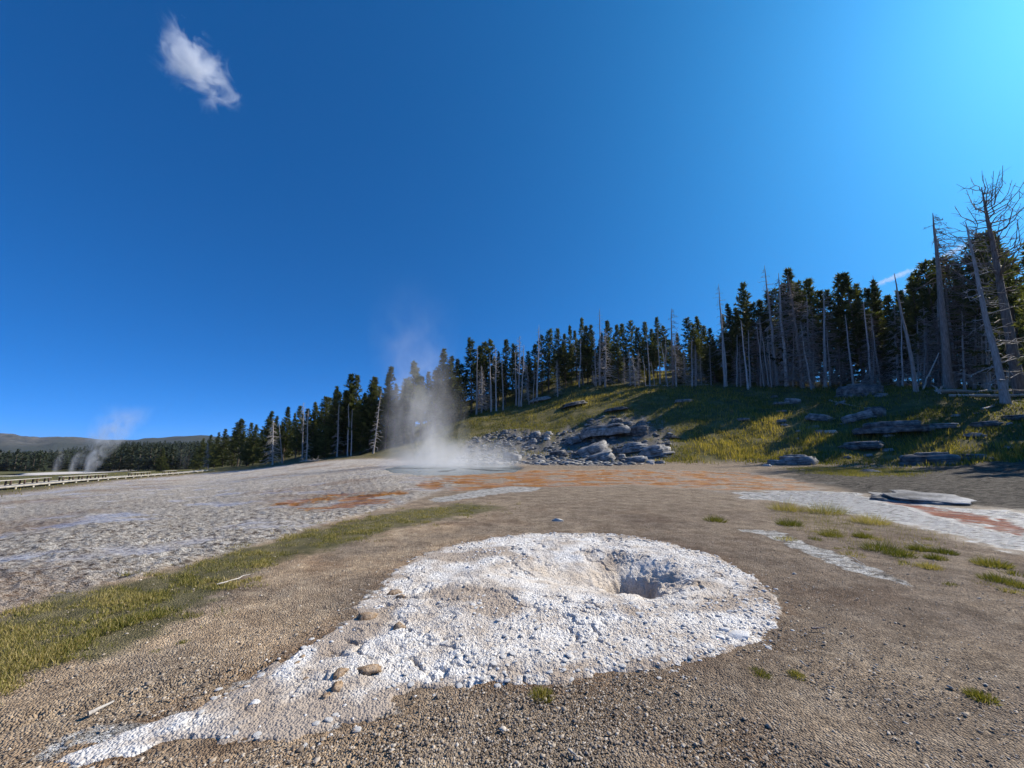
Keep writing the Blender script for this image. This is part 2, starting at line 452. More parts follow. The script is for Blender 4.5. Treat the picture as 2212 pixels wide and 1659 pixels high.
M_GROUND = mat_ground(); M_SINTER = mat_sinter()
M_GREYROCK = mat_stone('grey_rhyolite', [(.35, (.13, .128, .125)), (.5, (.29, .285, .275)), (.66, (.47, .46, .44))], 1.6, .10, .75)
M_DARKROCK = mat_stone('dark_lichen_rock', [(.35, (.07, .068, .066)), (.5, (.165, .16, .155)), (.66, (.31, .30, .285))], 1.7, .10, .75)
M_TANROCK = mat_stone('tan_sinter_rock', [(.36, (.14, .09, .055)), (.47, (.38, .26, .16)), (.6, (.56, .42, .29))], 22, .035)
M_WHITEROCK = mat_stone('white_sinter_rock', [(.3, (.55, .52, .48)), (.5, (.72, .70, .67)), (.72, (.83, .82, .80))], 18, .012)
M_PALEROCK = mat_stone('pale_rock', [(.3, (.40, .36, .32)), (.5, (.56, .52, .47)), (.72, (.68, .65, .6))], 14, .012)
M_NEEDLE = mat_tint('pine_needles', (.028, .038, .014), (.080, .094, .030), (.16, .16, .055), .6, .32)
M_FARNEEDLE = mat_tint('far_pine_needles', (.016, .024, .014), (.032, .044, .022), (.06, .07, .032), .7, .1)
M_GRASS = mat_tint('meadow_grass', (.075, .09, .016), (.20, .185, .042), (.42, .34, .15), .6, .3)
M_HILLGRASS = mat_tint('hillside_grass', (.075, .088, .018), (.22, .19, .045), (.50, .38, .13), .65, .4)
M_BARK = mat_bark('pine_bark', (.06, .045, .035), (.12, .095, .075), (.20, .165, .135))
M_SNAG = mat_bark('weathered_dead_wood', (.26, .24, .225), (.42, .395, .375), (.58, .56, .54))
M_SNAGBROWN = mat_bark('brown_dead_wood', (.14, .11, .095), (.25, .205, .18), (.38, .33, .295))
M_LOG = mat_bark('bleached_log_wood', (.26, .23, .20), (.42, .39, .35), (.56, .53, .48))
M_WATER = mat_water()

# ------------------------------------------------------------------ zones on the ground (outlines in photo pixels)
ZP = dict(
    flat=[(-300, 1440), (-300, 1082), (0, 1072), (250, 1040), (450, 1021), (640, 1003), (830, 991), (880, 998), (850, 1014), (960, 1030), (1010, 1042), (930, 1066), (860, 1092), (700, 1130), (540, 1182), (300, 1247), (0, 1322)],
    grass=[(-300, 1440), (0, 1330), (150, 1290), (300, 1252), (540, 1182), (700, 1138), (860, 1104), (1000, 1088), (1085, 1094), (1060, 1106), (900, 1132), (740, 1180), (600, 1215), (500, 1252), (430, 1320), (290, 1400), (120, 1440), (0, 1475), (-300, 1620)],
    orange1=[(600, 1078), (720, 1066), (860, 1062), (885, 1072), (840, 1090), (700, 1108), (620, 1100)],
    orange2=[(900, 1034), (1050, 1020), (1150, 1014), (1400, 1014), (1620, 1020), (1760, 1040), (1740, 1060), (1560, 1058), (1350, 1048), (1150, 1054), (1000, 1060), (920, 1056)],
    white1=[(930, 1078), (1000, 1062), (1100, 1050), (1180, 1054), (1120, 1062), (1020, 1076), (950, 1086)],
    white2=[(1560, 1064), (1700, 1060), (1860, 1066), (2000, 1086), (2212, 1112), (2500, 1130), (2500, 1270), (2212, 1196), (2100, 1166), (2000, 1142), (1900, 1122), (1800, 1106), (1680, 1086)],
    path=[(1585, 1143), (1640, 1145), (1700, 1150), (1740, 1172), (1800, 1190), (1860, 1216), (1930, 1238), (1990, 1272), (1940, 1262), (1860, 1240), (1780, 1215), (1700, 1180), (1650, 1158)],
    red=[(1870, 1076), (1930, 1080), (2010, 1092), (2100, 1108), (2170, 1120), (2260, 1150), (2212, 1158), (2130, 1140), (2070, 1125), (2010, 1112), (1960, 1092), (1900, 1084)],
    shore=[(1690, 1012), (1760, 1006), (1900, 1012), (2100, 1002), (2212, 995), (2500, 985), (2500, 1128), (2212, 1105), (2060, 1088), (1960, 1078), (1860, 1062), (1760, 1046), (1700, 1030)],
    talus=[(960, 1003), (1000, 965), (1030, 945), (1080, 932), (1140, 930), (1200, 940), (1240, 925), (1290, 905), (1380, 905), (1440, 930), (1450, 975), (1400, 1000), (1300, 1006), (1130, 1004)],
    spill=[(-60, 1690), (60, 1612), (150, 1578), (240, 1556), (340, 1548), (440, 1520), (520, 1490), (500, 1600), (330, 1606), (200, 1636), (80, 1680)],
    pool=[(833, 1014), (880, 1004), (960, 1000), (1050, 1000), (1115, 1004), (1132, 1010), (1110, 1019), (1010, 1024), (910, 1027), (850, 1022)],
)
ZW = {k: polyw(v) for k, v in ZP.items()}
MOUND_PIX = [(893, 1205), (960, 1180), (1060, 1163), (1200, 1152), (1330, 1155), (1450, 1175), (1550, 1205), (1630, 1250), (1677, 1300), (1684, 1335), (1650, 1382),
             (1570, 1417), (1470, 1440), (1360, 1448), (1250, 1465), (1165, 1486), (1060, 1480), (960, 1492), (890, 1500), (800, 1560), (690, 1592), (560, 1612), (490, 1645),
             (420, 1622), (340, 1626), (250, 1646), (170, 1670), (120, 1660), (150, 1622), (240, 1580), (340, 1560), (420, 1536), (445, 1503), (520, 1470), (600, 1424), (700, 1368), (755, 1335), (772, 1300), (812, 1262), (850, 1230)]
MOUND = polyw(MOUND_PIX)

def mound_sd(x, y):
    lo_ = sstep(-.3, -1.0, x)
    return poly_sd(x, y, MOUND) + (.11 + .12 * lo_) * fbm(x * 3.4, y * 3.4, 5, 210, .6) + .05 * lo_

def warped(x, y, seed, k=0.02):
    r = np.hypot(x, y); a = k * r
    s = np.maximum(a * 2.2, .03)
    # quantise the scale per octave of distance so that the warp stays continuous enough
    w1 = fbm(x * 3, y * 3, 4, seed); w2 = fbm(x * .6, y * .6, 4, seed + 50)
    f = sstep(6, 20, r)
    return a * ((1 - f) * w1 + f * w2) * 2.0

def zone(name, x, y, soft=.02, seed=1, k=.02):
    r = np.hypot(x, y)
    sd = poly_sd(x, y, ZW[name]) + warped(x, y, seed, k)
    return 1 - sstep(-soft * r, soft * r, sd)

# ------------------------------------------------------------------ ground sheet
ra = [0.25]
while ra[-1] < 5200:
    r = ra[-1]
    px_dr = 0.7 * r * r / (EYE * 386.0)
    ra.append(r + min(max(px_dr, .02 if r < 2 else .0055), .026 * r))
ra = np.array(ra)
th_in = np.radians(np.arange(-61, 61.001, .165))
th_out = np.radians(np.arange(61 + 4, 299 - 1, 4.0))
tha = np.concatenate([th_in, th_out])
NT_, NR_ = len(tha), len(ra)
TT, RR = np.meshgrid(tha, ra)
GX = (RR * np.sin(TT)).ravel(); GY = (RR * np.cos(TT)).ravel(); GR = RR.ravel()
GZ = gz(GX, GY)
inview = (np.abs(np.arctan2(GX, GY)) < math.radians(62)) & (GR < 600)
iv = np.nonzero(inview)[0]
x, y, r = GX[iv], GY[iv], GR[iv]
Z = {}
Z['flat'] = zone('flat', x, y, .02, 1); Z['grass'] = zone('grass', x, y, .03, 2, .03)
Z['orange'] = np.maximum(zone('orange1', x, y, .05, 3, .05), .86 * zone('orange2', x, y, .03, 4, .035))
Z['white'] = np.maximum.reduce([zone('white1', x, y, .02, 5, .03), zone('white2', x, y, .03, 6, .05), .90 * zone('path', x, y, .016, 7, .012)])
Z['red'] = zone('red', x, y, .012, 8, .018); Z['shore'] = zone('shore', x, y, .02, 9, .02)
hm = hillmask(x, y)
Z['talus'] = zone('talus', x, y, .03, 10, .04) * sstep(-.35, .15, fbm(x / 2.5, y / 2.5, 3, 77) + .1)
pool = 1 - sstep(-.6, .2, poly_sd(x, y, ZW['pool']))
# spill of white crust left of the mound, in patches
spill = sstep(-.10, .10, fbm(x * 2.2, y * 2.2, 4, 90) + .10) * zone('spill', x, y, .04, 91, .03)
tongue = 1 - sstep(-.05, .45, mound_sd(x, y)); rim = (1 - sstep(-.05, .22, mound_sd(x, y))) * sstep(.0, .3, fbm(x * 4, y * 4, 4, 94)) * .8
tongue *= sstep(-.2, -.9, x); tongue = np.maximum(tongue, 0)
spill = np.maximum(spill, tongue * sstep(-.35, .25, fbm(x * 2.4, y * 2.4, 4, 93)) * .85)
Z['white'] = np.maximum.reduce([Z['white'], .9 * spill, rim])
Z['orange'] = Z['orange'] * (1 - Z['white']) * sstep(-.45, .1, fbm(x / 1.8, y / .8, 4, 87)); Z['red'] = Z['red'] * sstep(-.5, .0, fbm(x / .9, y / .35, 3, 88) + .15)
wetn = sstep(.12, .3, fbm(x / 3.4, y / 2.0, 4, 61)) * Z['flat'] * (1 - sstep(35, 60, r) * .3)
farwet = Z['flat'] * (1 - sstep(0, .045 * r, np.abs(poly_sd(x, y, ZW['flat']) + .04 * r))) * sstep(16, 24, r) * sstep(-.1, .2, fbm(x / 6, y / 2.5, 3, 68)) * (x < -8)
wet0 = np.maximum.reduce([wetn, .9 * farwet, Z['orange'] * sstep(-.2, .3, fbm(x / 2, y / 1.2, 3, 63)), Z['red'] * .3, zone('white2', x, y, .03, 6, .05), pool])
wet = wet0 * (1 - .75 * Z['red'])
micro = np.zeros(len(x))
near = 1 - sstep(9, 16, r)
gravel = np.clip(1 - Z['flat'] - Z['white'], 0, 1) * (1 - hm)
nr = np.nonzero(r < 16)[0]
f1, f2, _ = worley(x[nr] * 48, y[nr] * 48, 3)
g1, g2, _ = worley(x[nr] * 24, y[nr] * 24, 13)
micro[nr] += (near * gravel)[nr] * (0.003 * (1 - np.clip(f1, 0, 1)) + .008 * (1 - np.clip(g1, 0, 1)) * sstep(-.1, .3, fbm(x[nr] * 1.1, y[nr] * 1.1, 3, 4)) + .010 * fbm(x[nr] * 5, y[nr] * 5, 3, 14) + .03 * fbm(x[nr] * .9, y[nr] * .9, 3, 24))
fl = Z['flat'] * (1 - wet * .9)
rid = 1 - np.abs(fbm(x * 1.3, y * 1.9, 4, 33)) * 2.6
micro += fl * (.055 * np.clip(rid, -.5, 1) * sstep(3, 8, r) + .05 * fbm(x * 4.5, y * 5.5, 3, 35)) + Z['white'] * .02 * fbm(x * 4, y * 6, 3, 36) - Z['orange'] * .03 + Z['orange'] * .03 * fbm(x * 1.5, y * 3, 3, 38)
micro += Z['talus'] * (.35 * fbm(x / 1.2, y / 1.2, 3, 39)) + Z['shore'] * (.12 * fbm(x / 1.1, y / .7, 4, 40) + .05 * sstep(.0, .08, fbm(x / 2.2, y / 1.1, 4, 42)))
micro -= pool * .35 + zone('red', x, y, .02, 8, .018) * .03
msd = mound_sd(x, y)
micro -= sstep(.10, .30, -msd) * 1.3
# shallow rill cutting along the left of the white tongue, and the ditch beside the grass
rill = 1 - sstep(.0, .14, np.abs((y - 3.25) - .55 * (x + 2.2) + .08 * fbm(x * 3, y * 3, 2, 71)))
micro -= .05 * rill * (1 - sstep(-1.3, -.9, x)) * (GR[iv] < 6)
GZ[iv] += micro
def full(a, base=0.0):
    o = np.full(len(GX), base); o[iv] = a; return o
hill_all = np.maximum(hillmask(GX, GY), sstep(90, 130, GR))
farg = full(np.zeros(len(x)))
# meadow strip past the boardwalk and round the forest's foot counts as grass
out_flat = poly_sd(GX[iv], GY[iv], ZW['flat'])
meadow = sstep(.0, .06 * r, out_flat) * sstep(20, 40, r) * (x < -5) * (1 - hm)
Zg = np.maximum(Z['grass'], meadow)
za = np.stack([full(Z['flat']), full(Zg), full(Z['orange'])], 1)
zb = np.stack([full(Z['white']), full(wet), hill_all * full(1 - Z['talus'], 1.0) * (1 - full(Z['shore']))], 1)
zc = np.stack([full(Z['talus']), full(Z['shore']), full(Z['red'])], 1)
ring = (1 - sstep(.0, .38, msd + .14 * fbm(x * 2.5, y * 2.5, 3, 95))) * (.35 + .65 * sstep(-.2, .3, fbm(x * 1.2, y * 1.2, 3, 96)))
patch = sstep(.12, .4, fbm(x * .7, y * .7, 4, 97)) * near * .6
tan_ = sstep(.6, -1.6, x) * sstep(-.4, .3, fbm(x * .9, y * .9, 3, 98)) * near
zd_ = np.stack([full(np.maximum(ring, patch)), full(tan_), full(sstep(.5, 3.0, x) * near * sstep(-.5, .3, fbm(x * .5, y * .5, 3, 99)))], 1)
ii = np.arange(NR_ - 1)[:, None] * NT_; jj = np.arange(NT_)[None, :]; j2 = (jj + 1) % NT_
quads = np.stack([ii + jj, ii + NT_ + jj, ii + NT_ + j2, ii + j2], -1).reshape(-1, 4)
quads = quads[:, ::-1]
me = make_mesh('ground', np.stack([GX, GY, GZ], 1), quads, M_GROUND, True, {'zone_a': za, 'zone_b': zb, 'zone_c': zc, 'zone_d': zd_})
ground = obj('ground', me); tag(ground, kind='structure')
print('ground verts', len(GX))

# ------------------------------------------------------------------ pool
pw = ZW['pool']; c0 = pw.mean(0)
PV = [(c0[0], c0[1], 0)]
M_ = 96
for k in range(M_):
    s = k / M_ * len(pw); i = int(s); f = s - i
    p = pw[i] * (1 - f) + pw[(i + 1) % len(pw)] * f
    p = c0 + (p - c0) * (1.02 + .02 * math.sin(k * 1.7))
    PV.append((p[0], p[1], 0))
wz = float(np.mean(gz(pw[:, 0], pw[:, 1]))) - .06
pm = make_mesh('pool_water', np.array(PV) + [0, 0, wz], [(0, 1 + (k + 1) % M_, 1 + k) for k in range(M_)], M_WATER)
tag(obj('pool_water', pm), 'steaming grey-blue hot spring pool at the foot of the hill', kind='structure')

# ------------------------------------------------------------------ white sinter mound with the vent
BOWL = (1.15, 5.75, 1.7, 1.05); HOLE = (1.66, 5.62, .33, .55)
def mound_h(x, y, sd):
    """height of the crust surface above the plain ground"""
    ins = np.maximum(-sd, 0)
    lobe = sstep(-.3, -1.0, x)
    h = (.016 - .012 * lobe) * sstep(0, .16, ins) + .035 * sstep(.15, 1.3, ins) * (1 - .6 * lobe)
    wx = x + .12 * fbm(x * 1.7, y * 1.7, 3, 201); wy = y + .12 * fbm(x * 1.7, y * 1.7, 3, 202)
    e = np.hypot((wx - BOWL[0]) / BOWL[2], (wy - BOWL[1]) / BOWL[3])
    bowl = 1 - sstep(.15, 1.0, e)
    h = h - .17 * bowl
    eh = np.hypot((wx - HOLE[0]) / HOLE[2], (wy - HOLE[1]) / HOLE[3])
    eh = eh + .22 * fbm(x * 3.5, y * 3.5, 4, 203)
    hole = 1 - sstep(.30, 1.05, eh)
    h = h - .80 * hole - .15 * (1 - sstep(.6, 2.4, eh))
    lip = np.exp(-((np.hypot((x - HOLE[0]) / 1.1, (y - (HOLE[1] - .52)) / .22)) ** 2))
    h = h + .0 * lip
    return h, bowl, hole
st = .0115
bx0, by0 = MOUND.min(0) - .1; bx1, by1 = MOUND.max(0) + .1
nx = int((bx1 - bx0) / st); ny = int((by1 - by0) / st)
mx, my = np.meshgrid(bx0 + np.arange(nx) * st, by0 + np.arange(ny) * st)
mx = mx.ravel(); my = my.ravel()
sd0 = poly_sd(mx, my, MOUND)
sd = mound_sd(mx, my)
keep = sd < .05
h, bowl, hole = mound_h(mx, my, sd)
rimw = 1 - sstep(.2, .75, np.hypot((mx - HOLE[0]) / 1.3, (my - HOLE[1]) / 1.3))
peb = sstep(.0, .30, fbm(mx * .9, my * .9, 3, 220) - .08 + .30 * (1 - sstep(.2, .9, -sd)) + .55 * sstep(5.2, 4.0, my) * (mx > -.4) - .9 * bowl)
peb = np.clip(peb, 0, 1) * (1 - hole)
wxx = mx + .02 * noise2(mx * 9, my * 9, 5); wyy = my + .02 * noise2(mx * 9, my * 9, 6)
f1, f2, cid = worley(wxx * 22, wyy * 22, 230)
cob = np.clip((f2 - f1) * 2.4, 0, 1) ** .7 * (.45 + .7 * cid)
g1, g2, gid = worley(wxx * 5.2 + .5 * fbm(mx * 3, my * 3, 2, 8), wyy * 7.0 + .5 * fbm(mx * 3, my * 3, 2, 18), 240)
plate = sstep(.02, .12, g2 - g1) * (.25 + .9 * gid)
k1, k2, kid = worley(wxx * 10 + .4 * fbm(mx * 6, my * 6, 2, 28), wyy * 13, 245)
chip = sstep(.02, .16, k2 - k1) * (.2 + .9 * kid)
pl_m = sstep(-.2, .15, fbm(mx * .8, my * .8, 2, 17)) * (1 - .85 * bowl)
crack = (1 - sstep(.0, .045, np.abs(fbm(mx * 1.5, my * 2.2, 4, 265)))) * (1 - bowl) * sstep(-.1, .2, fbm(mx * .9 + 5, my * .9, 2, 266))
h = h + peb * (.015 * cob - .005) + (1 - peb) * (pl_m * (.019 * plate + .011 * chip) + .012 * fbm(mx * 7, my * 7, 4, 250)) + .010 * fbm(mx * 22, my * 22, 3, 260) - .05 * crack + .03 * fbm(mx * 2.2, my * 2.2, 3, 270) * (1 - hole)
h = h + np.clip(hole + rimw, 0, 1) * (.07 * fbm(mx * 5, my * 5, 4, 280) + .03 * fbm(mx * 14, my * 14, 3, 281))
h = h * (1 - sstep(-.3, -1.0, mx) * (1 - sstep(.0, .4, -sd)))
mz = gz(mx, my) + h + .012 - .05 * sstep(-.03, .05, sd)
tint = np.clip(.45 + .42 * fbm(mx * 1.3, my * 1.3, 3, 290) + .5 * sstep(.05, .45, fbm(mx * 1.0 + 9, my * 1.0, 3, 300)) * (1 - bowl) + .6 * (1 - sstep(.0, .22, -sd)) * sstep(-.2, .25, fbm(mx * 3, my * 3, 3, 301)) + .22 * sstep(-.9, -1.6, mx) * sstep(-.05, .35, fbm(mx * 2.2, my * 2.2, 3, 302)), 0, 1)
bowlc = np.clip(.75 * (bowl > .02) * sstep(-.25, .3, fbm(mx * 1.8, my * 2.6, 3, 310)) * np.clip(bowl * 2, 0, 1) + .8 * np.exp(-((mx - 1.7) / .9) ** 2 - ((my - 4.95) / .28) ** 2) * sstep(-.4, .2, fbm(mx * 3, my * 6, 3, 311)), 0, 1)
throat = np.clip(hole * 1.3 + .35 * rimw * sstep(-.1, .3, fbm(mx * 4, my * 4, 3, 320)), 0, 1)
idx = -np.ones(nx * ny, int); kk = np.nonzero(keep)[0]; idx[kk] = np.arange(len(kk))
I, J = np.meshgrid(np.arange(nx - 1), np.arange(ny - 1)); b0 = (J * nx + I).ravel()
q = np.stack([b0, b0 + 1, b0 + nx + 1, b0 + nx], 1)
q = q[keep[q].all(1)]
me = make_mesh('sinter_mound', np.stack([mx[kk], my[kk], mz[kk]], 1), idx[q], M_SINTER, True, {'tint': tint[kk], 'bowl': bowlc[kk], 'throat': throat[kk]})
mound = obj('sinter_mound', me)
tag(mound, 'low white pebbly sinter mound with a dark funnel-shaped vent hole', 'geyser vent')
print('mound verts', len(kk))
MZ = np.full(nx * ny, -9.0); MZ[kk] = mz[kk]
def mound_z(x, y):
    i = int(round((x - bx0) / st)); j = int(round((y - by0) / st))
    if 0 <= i < nx and 0 <= j < ny and MZ[j * nx + i] > -5: return float(MZ[j * nx + i])
    return float(gz(x, y))

# pebble meshes
def ico(sub):
    import bmesh
    bm = bmesh.new(); bmesh.ops.create_icosphere(bm, subdivisions=sub, radius=1.0)
    V = np.array([v.co[:] for v in bm.verts]); Fc = np.array([[v.index for v in f.verts] for f in bm.faces]); bm.free()
    return V, Fc
ICO1 = ico(1); ICO2 = ico(2); ICO3 = ico(3); ICO4 = ico(4)

def noise3(P, s, seed):
    x, y, z = (P * s).T
    return (noise2(x + 3.1 * z, y - 1.7 * z, seed) + noise2(y + 2.3 * x, z + .9 * x + 5.2, seed + 1) + noise2(z - 1.3 * y, x + 1.9 * y - 7.7, seed + 2)) / 1.7

def pebble_shape(seed, base=ICO1, amp=.22):
    V, Fc = base
    n = V * (1 + amp * noise3(V, 1.1, seed))[:, None]
    return n, Fc

PEB = [pebble_shape(400 + i) for i in range(8)]
PEB_ME = [make_mesh('pebble', V, Fc, M_WHITEROCK, True) for V, Fc in [pebble_shape(420 + i, ICO2, .25) for i in range(6)]]
def in_mound(x, y): return poly_sd(np.array([x]), np.array([y]), MOUND)[0]
cand = []
px_ = rng.uniform(bx0, bx1, 26000); py_ = rng.uniform(by0, by1, 26000)
psd = poly_sd(px_, py_, MOUND)
_, pb_, ph_ = mound_h(px_, py_, psd)
prob = .55 * (1 - sstep(.05, .5, -psd)) + .55 * sstep(-.1, .3, fbm(px_ * .9, py_ * .9, 3, 220) + .55 * sstep(5.2, 4.0, py_) * (px_ > -.4)) - .9 * (pb_ > .25)
prob = prob * (1 - .55 * (px_ < -.5))
ok = (psd < .02 + .16 * rng.random(26000) ** 3) & (rng.random(26000) < prob * .36)
px_, py_, psd = px_[ok], py_[ok], psd[ok]
size = rng.gamma(2.2, .0046, len(px_)) + .007
size = np.minimum(size, .027)
order = np.argsort(-size / np.maximum(py_, 1))
mb = MB()
for n_, k in enumerate(order):
    s = size[k]; z = mound_z(px_[k], py_[k])
    sc = s * np.array([rng.uniform(.8, 1.35), rng.uniform(.7, 1.1), rng.uniform(.28, .5)])
    rz = rng.uniform(0, 6.28)
    if n_ < 300:
        o = obj('pebble', PEB_ME[n_ % 6], mound, (px_[k], py_[k], z + .05 * sc[2]), (rng.uniform(-.25, .25), rng.uniform(-.25, .25), rz), sc)
    else:
        V, Fc = PEB[n_ % 8]; V = V * sc; ca, sa = math.cos(rz), math.sin(rz)
        V = np.stack([V[:, 0] * ca - V[:, 1] * sa, V[:, 0] * sa + V[:, 1] * ca, V[:, 2]], 1) + [px_[k], py_[k], z + .05 * sc[2]]
        mb.add(V, Fc)
o = obj('small_pebbles', mb.mesh('small_pebbles', M_WHITEROCK, tint=False), mound); tag(o, kind='stuff')
print('pebbles', len(order))

# gravel lying on the brown ground: nobody could count it
def gravel_scatter(n, rmin, rmax, smin, smax):
    u = rng.random(n); r = 1 / (1 / rmin - u * (1 / rmin - 1 / rmax)); th = np.radians(rng.uniform(-58, 58, n))
    x = r * np.sin(th); y = r * np.cos(th)
    sdm = poly_sd(x, y, MOUND); g = poly_sd(x, y, ZW['grass']); fz = poly_sd(x, y, ZW['flat'])
    k = (sdm > .02) & (fz > 0) & (rng.random(n) < (.35 + .65 * sstep(-.45, .35, fbm(x * .8, y * .8, 3, 501)))) & ((g > 0) | (rng.random(n) < .25))
    x, y, r = x[k], y[k], r[k]; m = len(x)
    s = rng.gamma(2.2, .35, m); s = smin + (smax - smin) * np.clip(s / 2.2, 0, 1) ** 1.6
    V0 = np.array([(1, 0, 0), (-1, 0, 0), (0, 1, 0), (0, -1, 0), (0, 0, 1), (.62, .6, .55), (-.6, .62, .5), (-.58, -.6, .55), (.6, -.62, .5)], float)
    F0 = np.array([(0, 5, 4), (5, 2, 4), (2, 6, 4), (6, 1, 4), (1, 7, 4), (7, 3, 4), (3, 8, 4), (8, 0, 4), (0, 2, 5), (2, 1, 6), (1, 3, 7), (3, 0, 8)])
    A = V0[None] * (1 + .35 * rng.standard_normal((m, 9, 1)).clip(-1, 1)) * np.stack([s * rng.uniform(.8, 1.4, m), s * rng.uniform(.7, 1.1, m), s * rng.uniform(.5, .9, m)], 1)[:, None, :]
    rz = rng.uniform(0, 6.28, m)[:, None]
    X = A[..., 0] * np.cos(rz) - A[..., 1] * np.sin(rz) + x[:, None]; Y = A[..., 0] * np.sin(rz) + A[..., 1] * np.cos(rz) + y[:, None]
    Zz = A[..., 2] + (gz(x, y) + .008)[:, None]
    V = np.stack([X, Y, Zz], -1).reshape(-1, 3); Fc = (F0[None] + (np.arange(m) * 9)[:, None, None]).reshape(-1, 3)
    return V, Fc, np.repeat(rng.random(m), 9)
t = NT('gravel_stone'); a_ = t.attr('tint').outputs['Fac']
M_GRAVEL = t.done(t.bsdf(t.ramp(a_, [(0, (.15, .115, .085)), (.45, (.29, .235, .18)), (.8, (.42, .35, .27)), (1, (.6, .53, .44))]), .92, .2))
V, Fc, ti = gravel_scatter(88000, 2.1, 11.0, .003, .0125)
gr_o = obj('gravel', make_mesh('gravel', V, Fc, M_GRAVEL, False, {'tint': ti})); tag(gr_o, 'fine brown gravel scattered over the ground round the white mound', kind='stuff')
V, Fc, ti = gravel_scatter(3000, 2.4, 17.0, .006, .021)
obj('stones', make_mesh('stones', V, Fc, M_GRAVEL, False, {'tint': ti}), gr_o)['kind'] = 'stuff'
print('gravel', len(Fc))

# ------------------------------------------------------------------ rocks
def rock_mesh(seed, strata=True, sub=ICO3, rough=.20, flat=0.5, boxy=.55):
    rr = np.random.default_rng(seed)
    if not strata:
        V, Fc = sub; V = np.sign(V) * np.abs(V) ** boxy; V /= np.abs(V).max(0)
        n = noise3(V, 1.1, seed) * rough * .8 + noise3(V, 2.9, seed + 7) * rough * .5 + noise3(V, 6.5, seed + 17) * rough * .35
        V = V * (1 + n)[:, None]
        for _ in range(9):
            nrm = rr.standard_normal(3); nrm[2] = abs(nrm[2]) * .9; nrm /= np.linalg.norm(nrm)
            dd = V @ nrm - rr.uniform(.5, .8); V = V - np.where(dd > 0, dd * .92, 0)[:, None] * nrm
        V[:, 2] = np.maximum(V[:, 2], -.75)
        return V, Fc
    # beds of rock stacked on each other, each with a broken outline of its own
    mb = MB(); nl = rr.integers(2, 5); zb = -.95; zs_ = np.sort(rr.uniform(-.6, .75, nl - 1)); zt_ = np.append(zs_, rr.uniform(.85, 1.0))
    m = 18; an = np.arange(m) * 2 * math.pi / m
    base = 1 + .10 * rr.standard_normal(m)
    px4 = np.abs(np.cos(an)) ** 3 + np.abs(np.sin(an)) ** 3; sq = px4 ** (-1 / 3.0)
    off = np.zeros(2); ta, tb = rr.uniform(-.14, .14, 2)
    for k in range(nl):
        zt1 = zt_[k]; shr = 1 - .13 * k * rr.uniform(.4, 1.4)
        rad = sq * base * shr * (1 + .07 * rr.standard_normal(m))
        off = off + rr.uniform(-.08, .08, 2)
        V = []
        for (zz, sc) in ((zb, .93 + .05 * rr.random()), (zb + .25 * (zt1 - zb), 1.0), (zb + .72 * (zt1 - zb), .97 + .05 * rr.random()), (zt1, .84 + .1 * rr.random())):
            rj = rad * sc * (1 + .025 * rr.standard_normal(m))
            x_, y_ = rj * np.cos(an) + off[0], rj * np.sin(an) + off[1]
            V.append(np.stack([x_, y_, zz + ta * x_ + tb * y_ + .04 * rr.standard_normal(m) * (zt1 - zb)], 1))
        inner = np.stack([.5 * rad * np.cos(an) + off[0], .5 * rad * np.sin(an) + off[1], np.full(m, zt1) + .03 + .04 * rr.standard_normal(m)], 1); inner[:, 2] += ta * inner[:, 0] + tb * inner[:, 1]
        V.append(inner); V.append(np.array([[off[0], off[1], zt1 + .05 + ta * off[0] + tb * off[1]]]))
        V = np.concatenate(V); T3 = []
        for r_ in range(4):
            for q in range(m):
                q2 = (q + 1) % m; a_, b_, c_, d_ = r_ * m + q, r_ * m + q2, (r_ + 1) * m + q2, (r_ + 1) * m + q
                T3 += [(a_, b_, c_), (a_, c_, d_)] if (q + r_) % 2 else [(a_, b_, d_), (b_, c_, d_)]
        for q in range(m): T3.append((4 * m + q, 4 * m + (q + 1) % m, 5 * m))
        mb.add(V, T3); zb = zt1 - .03
    return np.concatenate(mb.V), np.concatenate(mb.F)

def place_rock(name, px, row, w, hgt, label, mat, seed, cat='rock', rz=None, depth_ratio=.75, tilt=(0, 0), sub=ICO3, strata=True, sink=.30, mound_surf=False, group=None, rough=.2, boxy=.55):
    """base of the rock at pixel (px,row), w and hgt in photo pixels"""
    p = hit(px, row)
    z = mound_z(*p) if mound_surf else float(gz(p[0], p[1]))
    f = p[1] * CP + (z - EYE) * SP
    W = w * f / F; Hh = hgt * f / F
    V, Fc = rock_mesh(seed, strata, sub, rough, boxy=boxy)
    sx, sy, sz = W / 2, W / 2 * depth_ratio, max(Hh, .3 * W * .25) / 2 * (1.15 if not strata else .88)
    V = V * [sx, sy, sz]
    me = make_mesh(name, V, Fc, mat, not strata)
    ang = rz if rz is not None else -math.atan2(p[0], p[1])
    o = obj(name, me, None, (p[0], p[1] + sy * .5, max(z, float(gz(p[0], p[1] + sy * .5)) if not mound_surf else z) + sz * (1 - 2 * sink)), (tilt[0], tilt[1], ang))
    tag(o, label, cat, group)
    return o

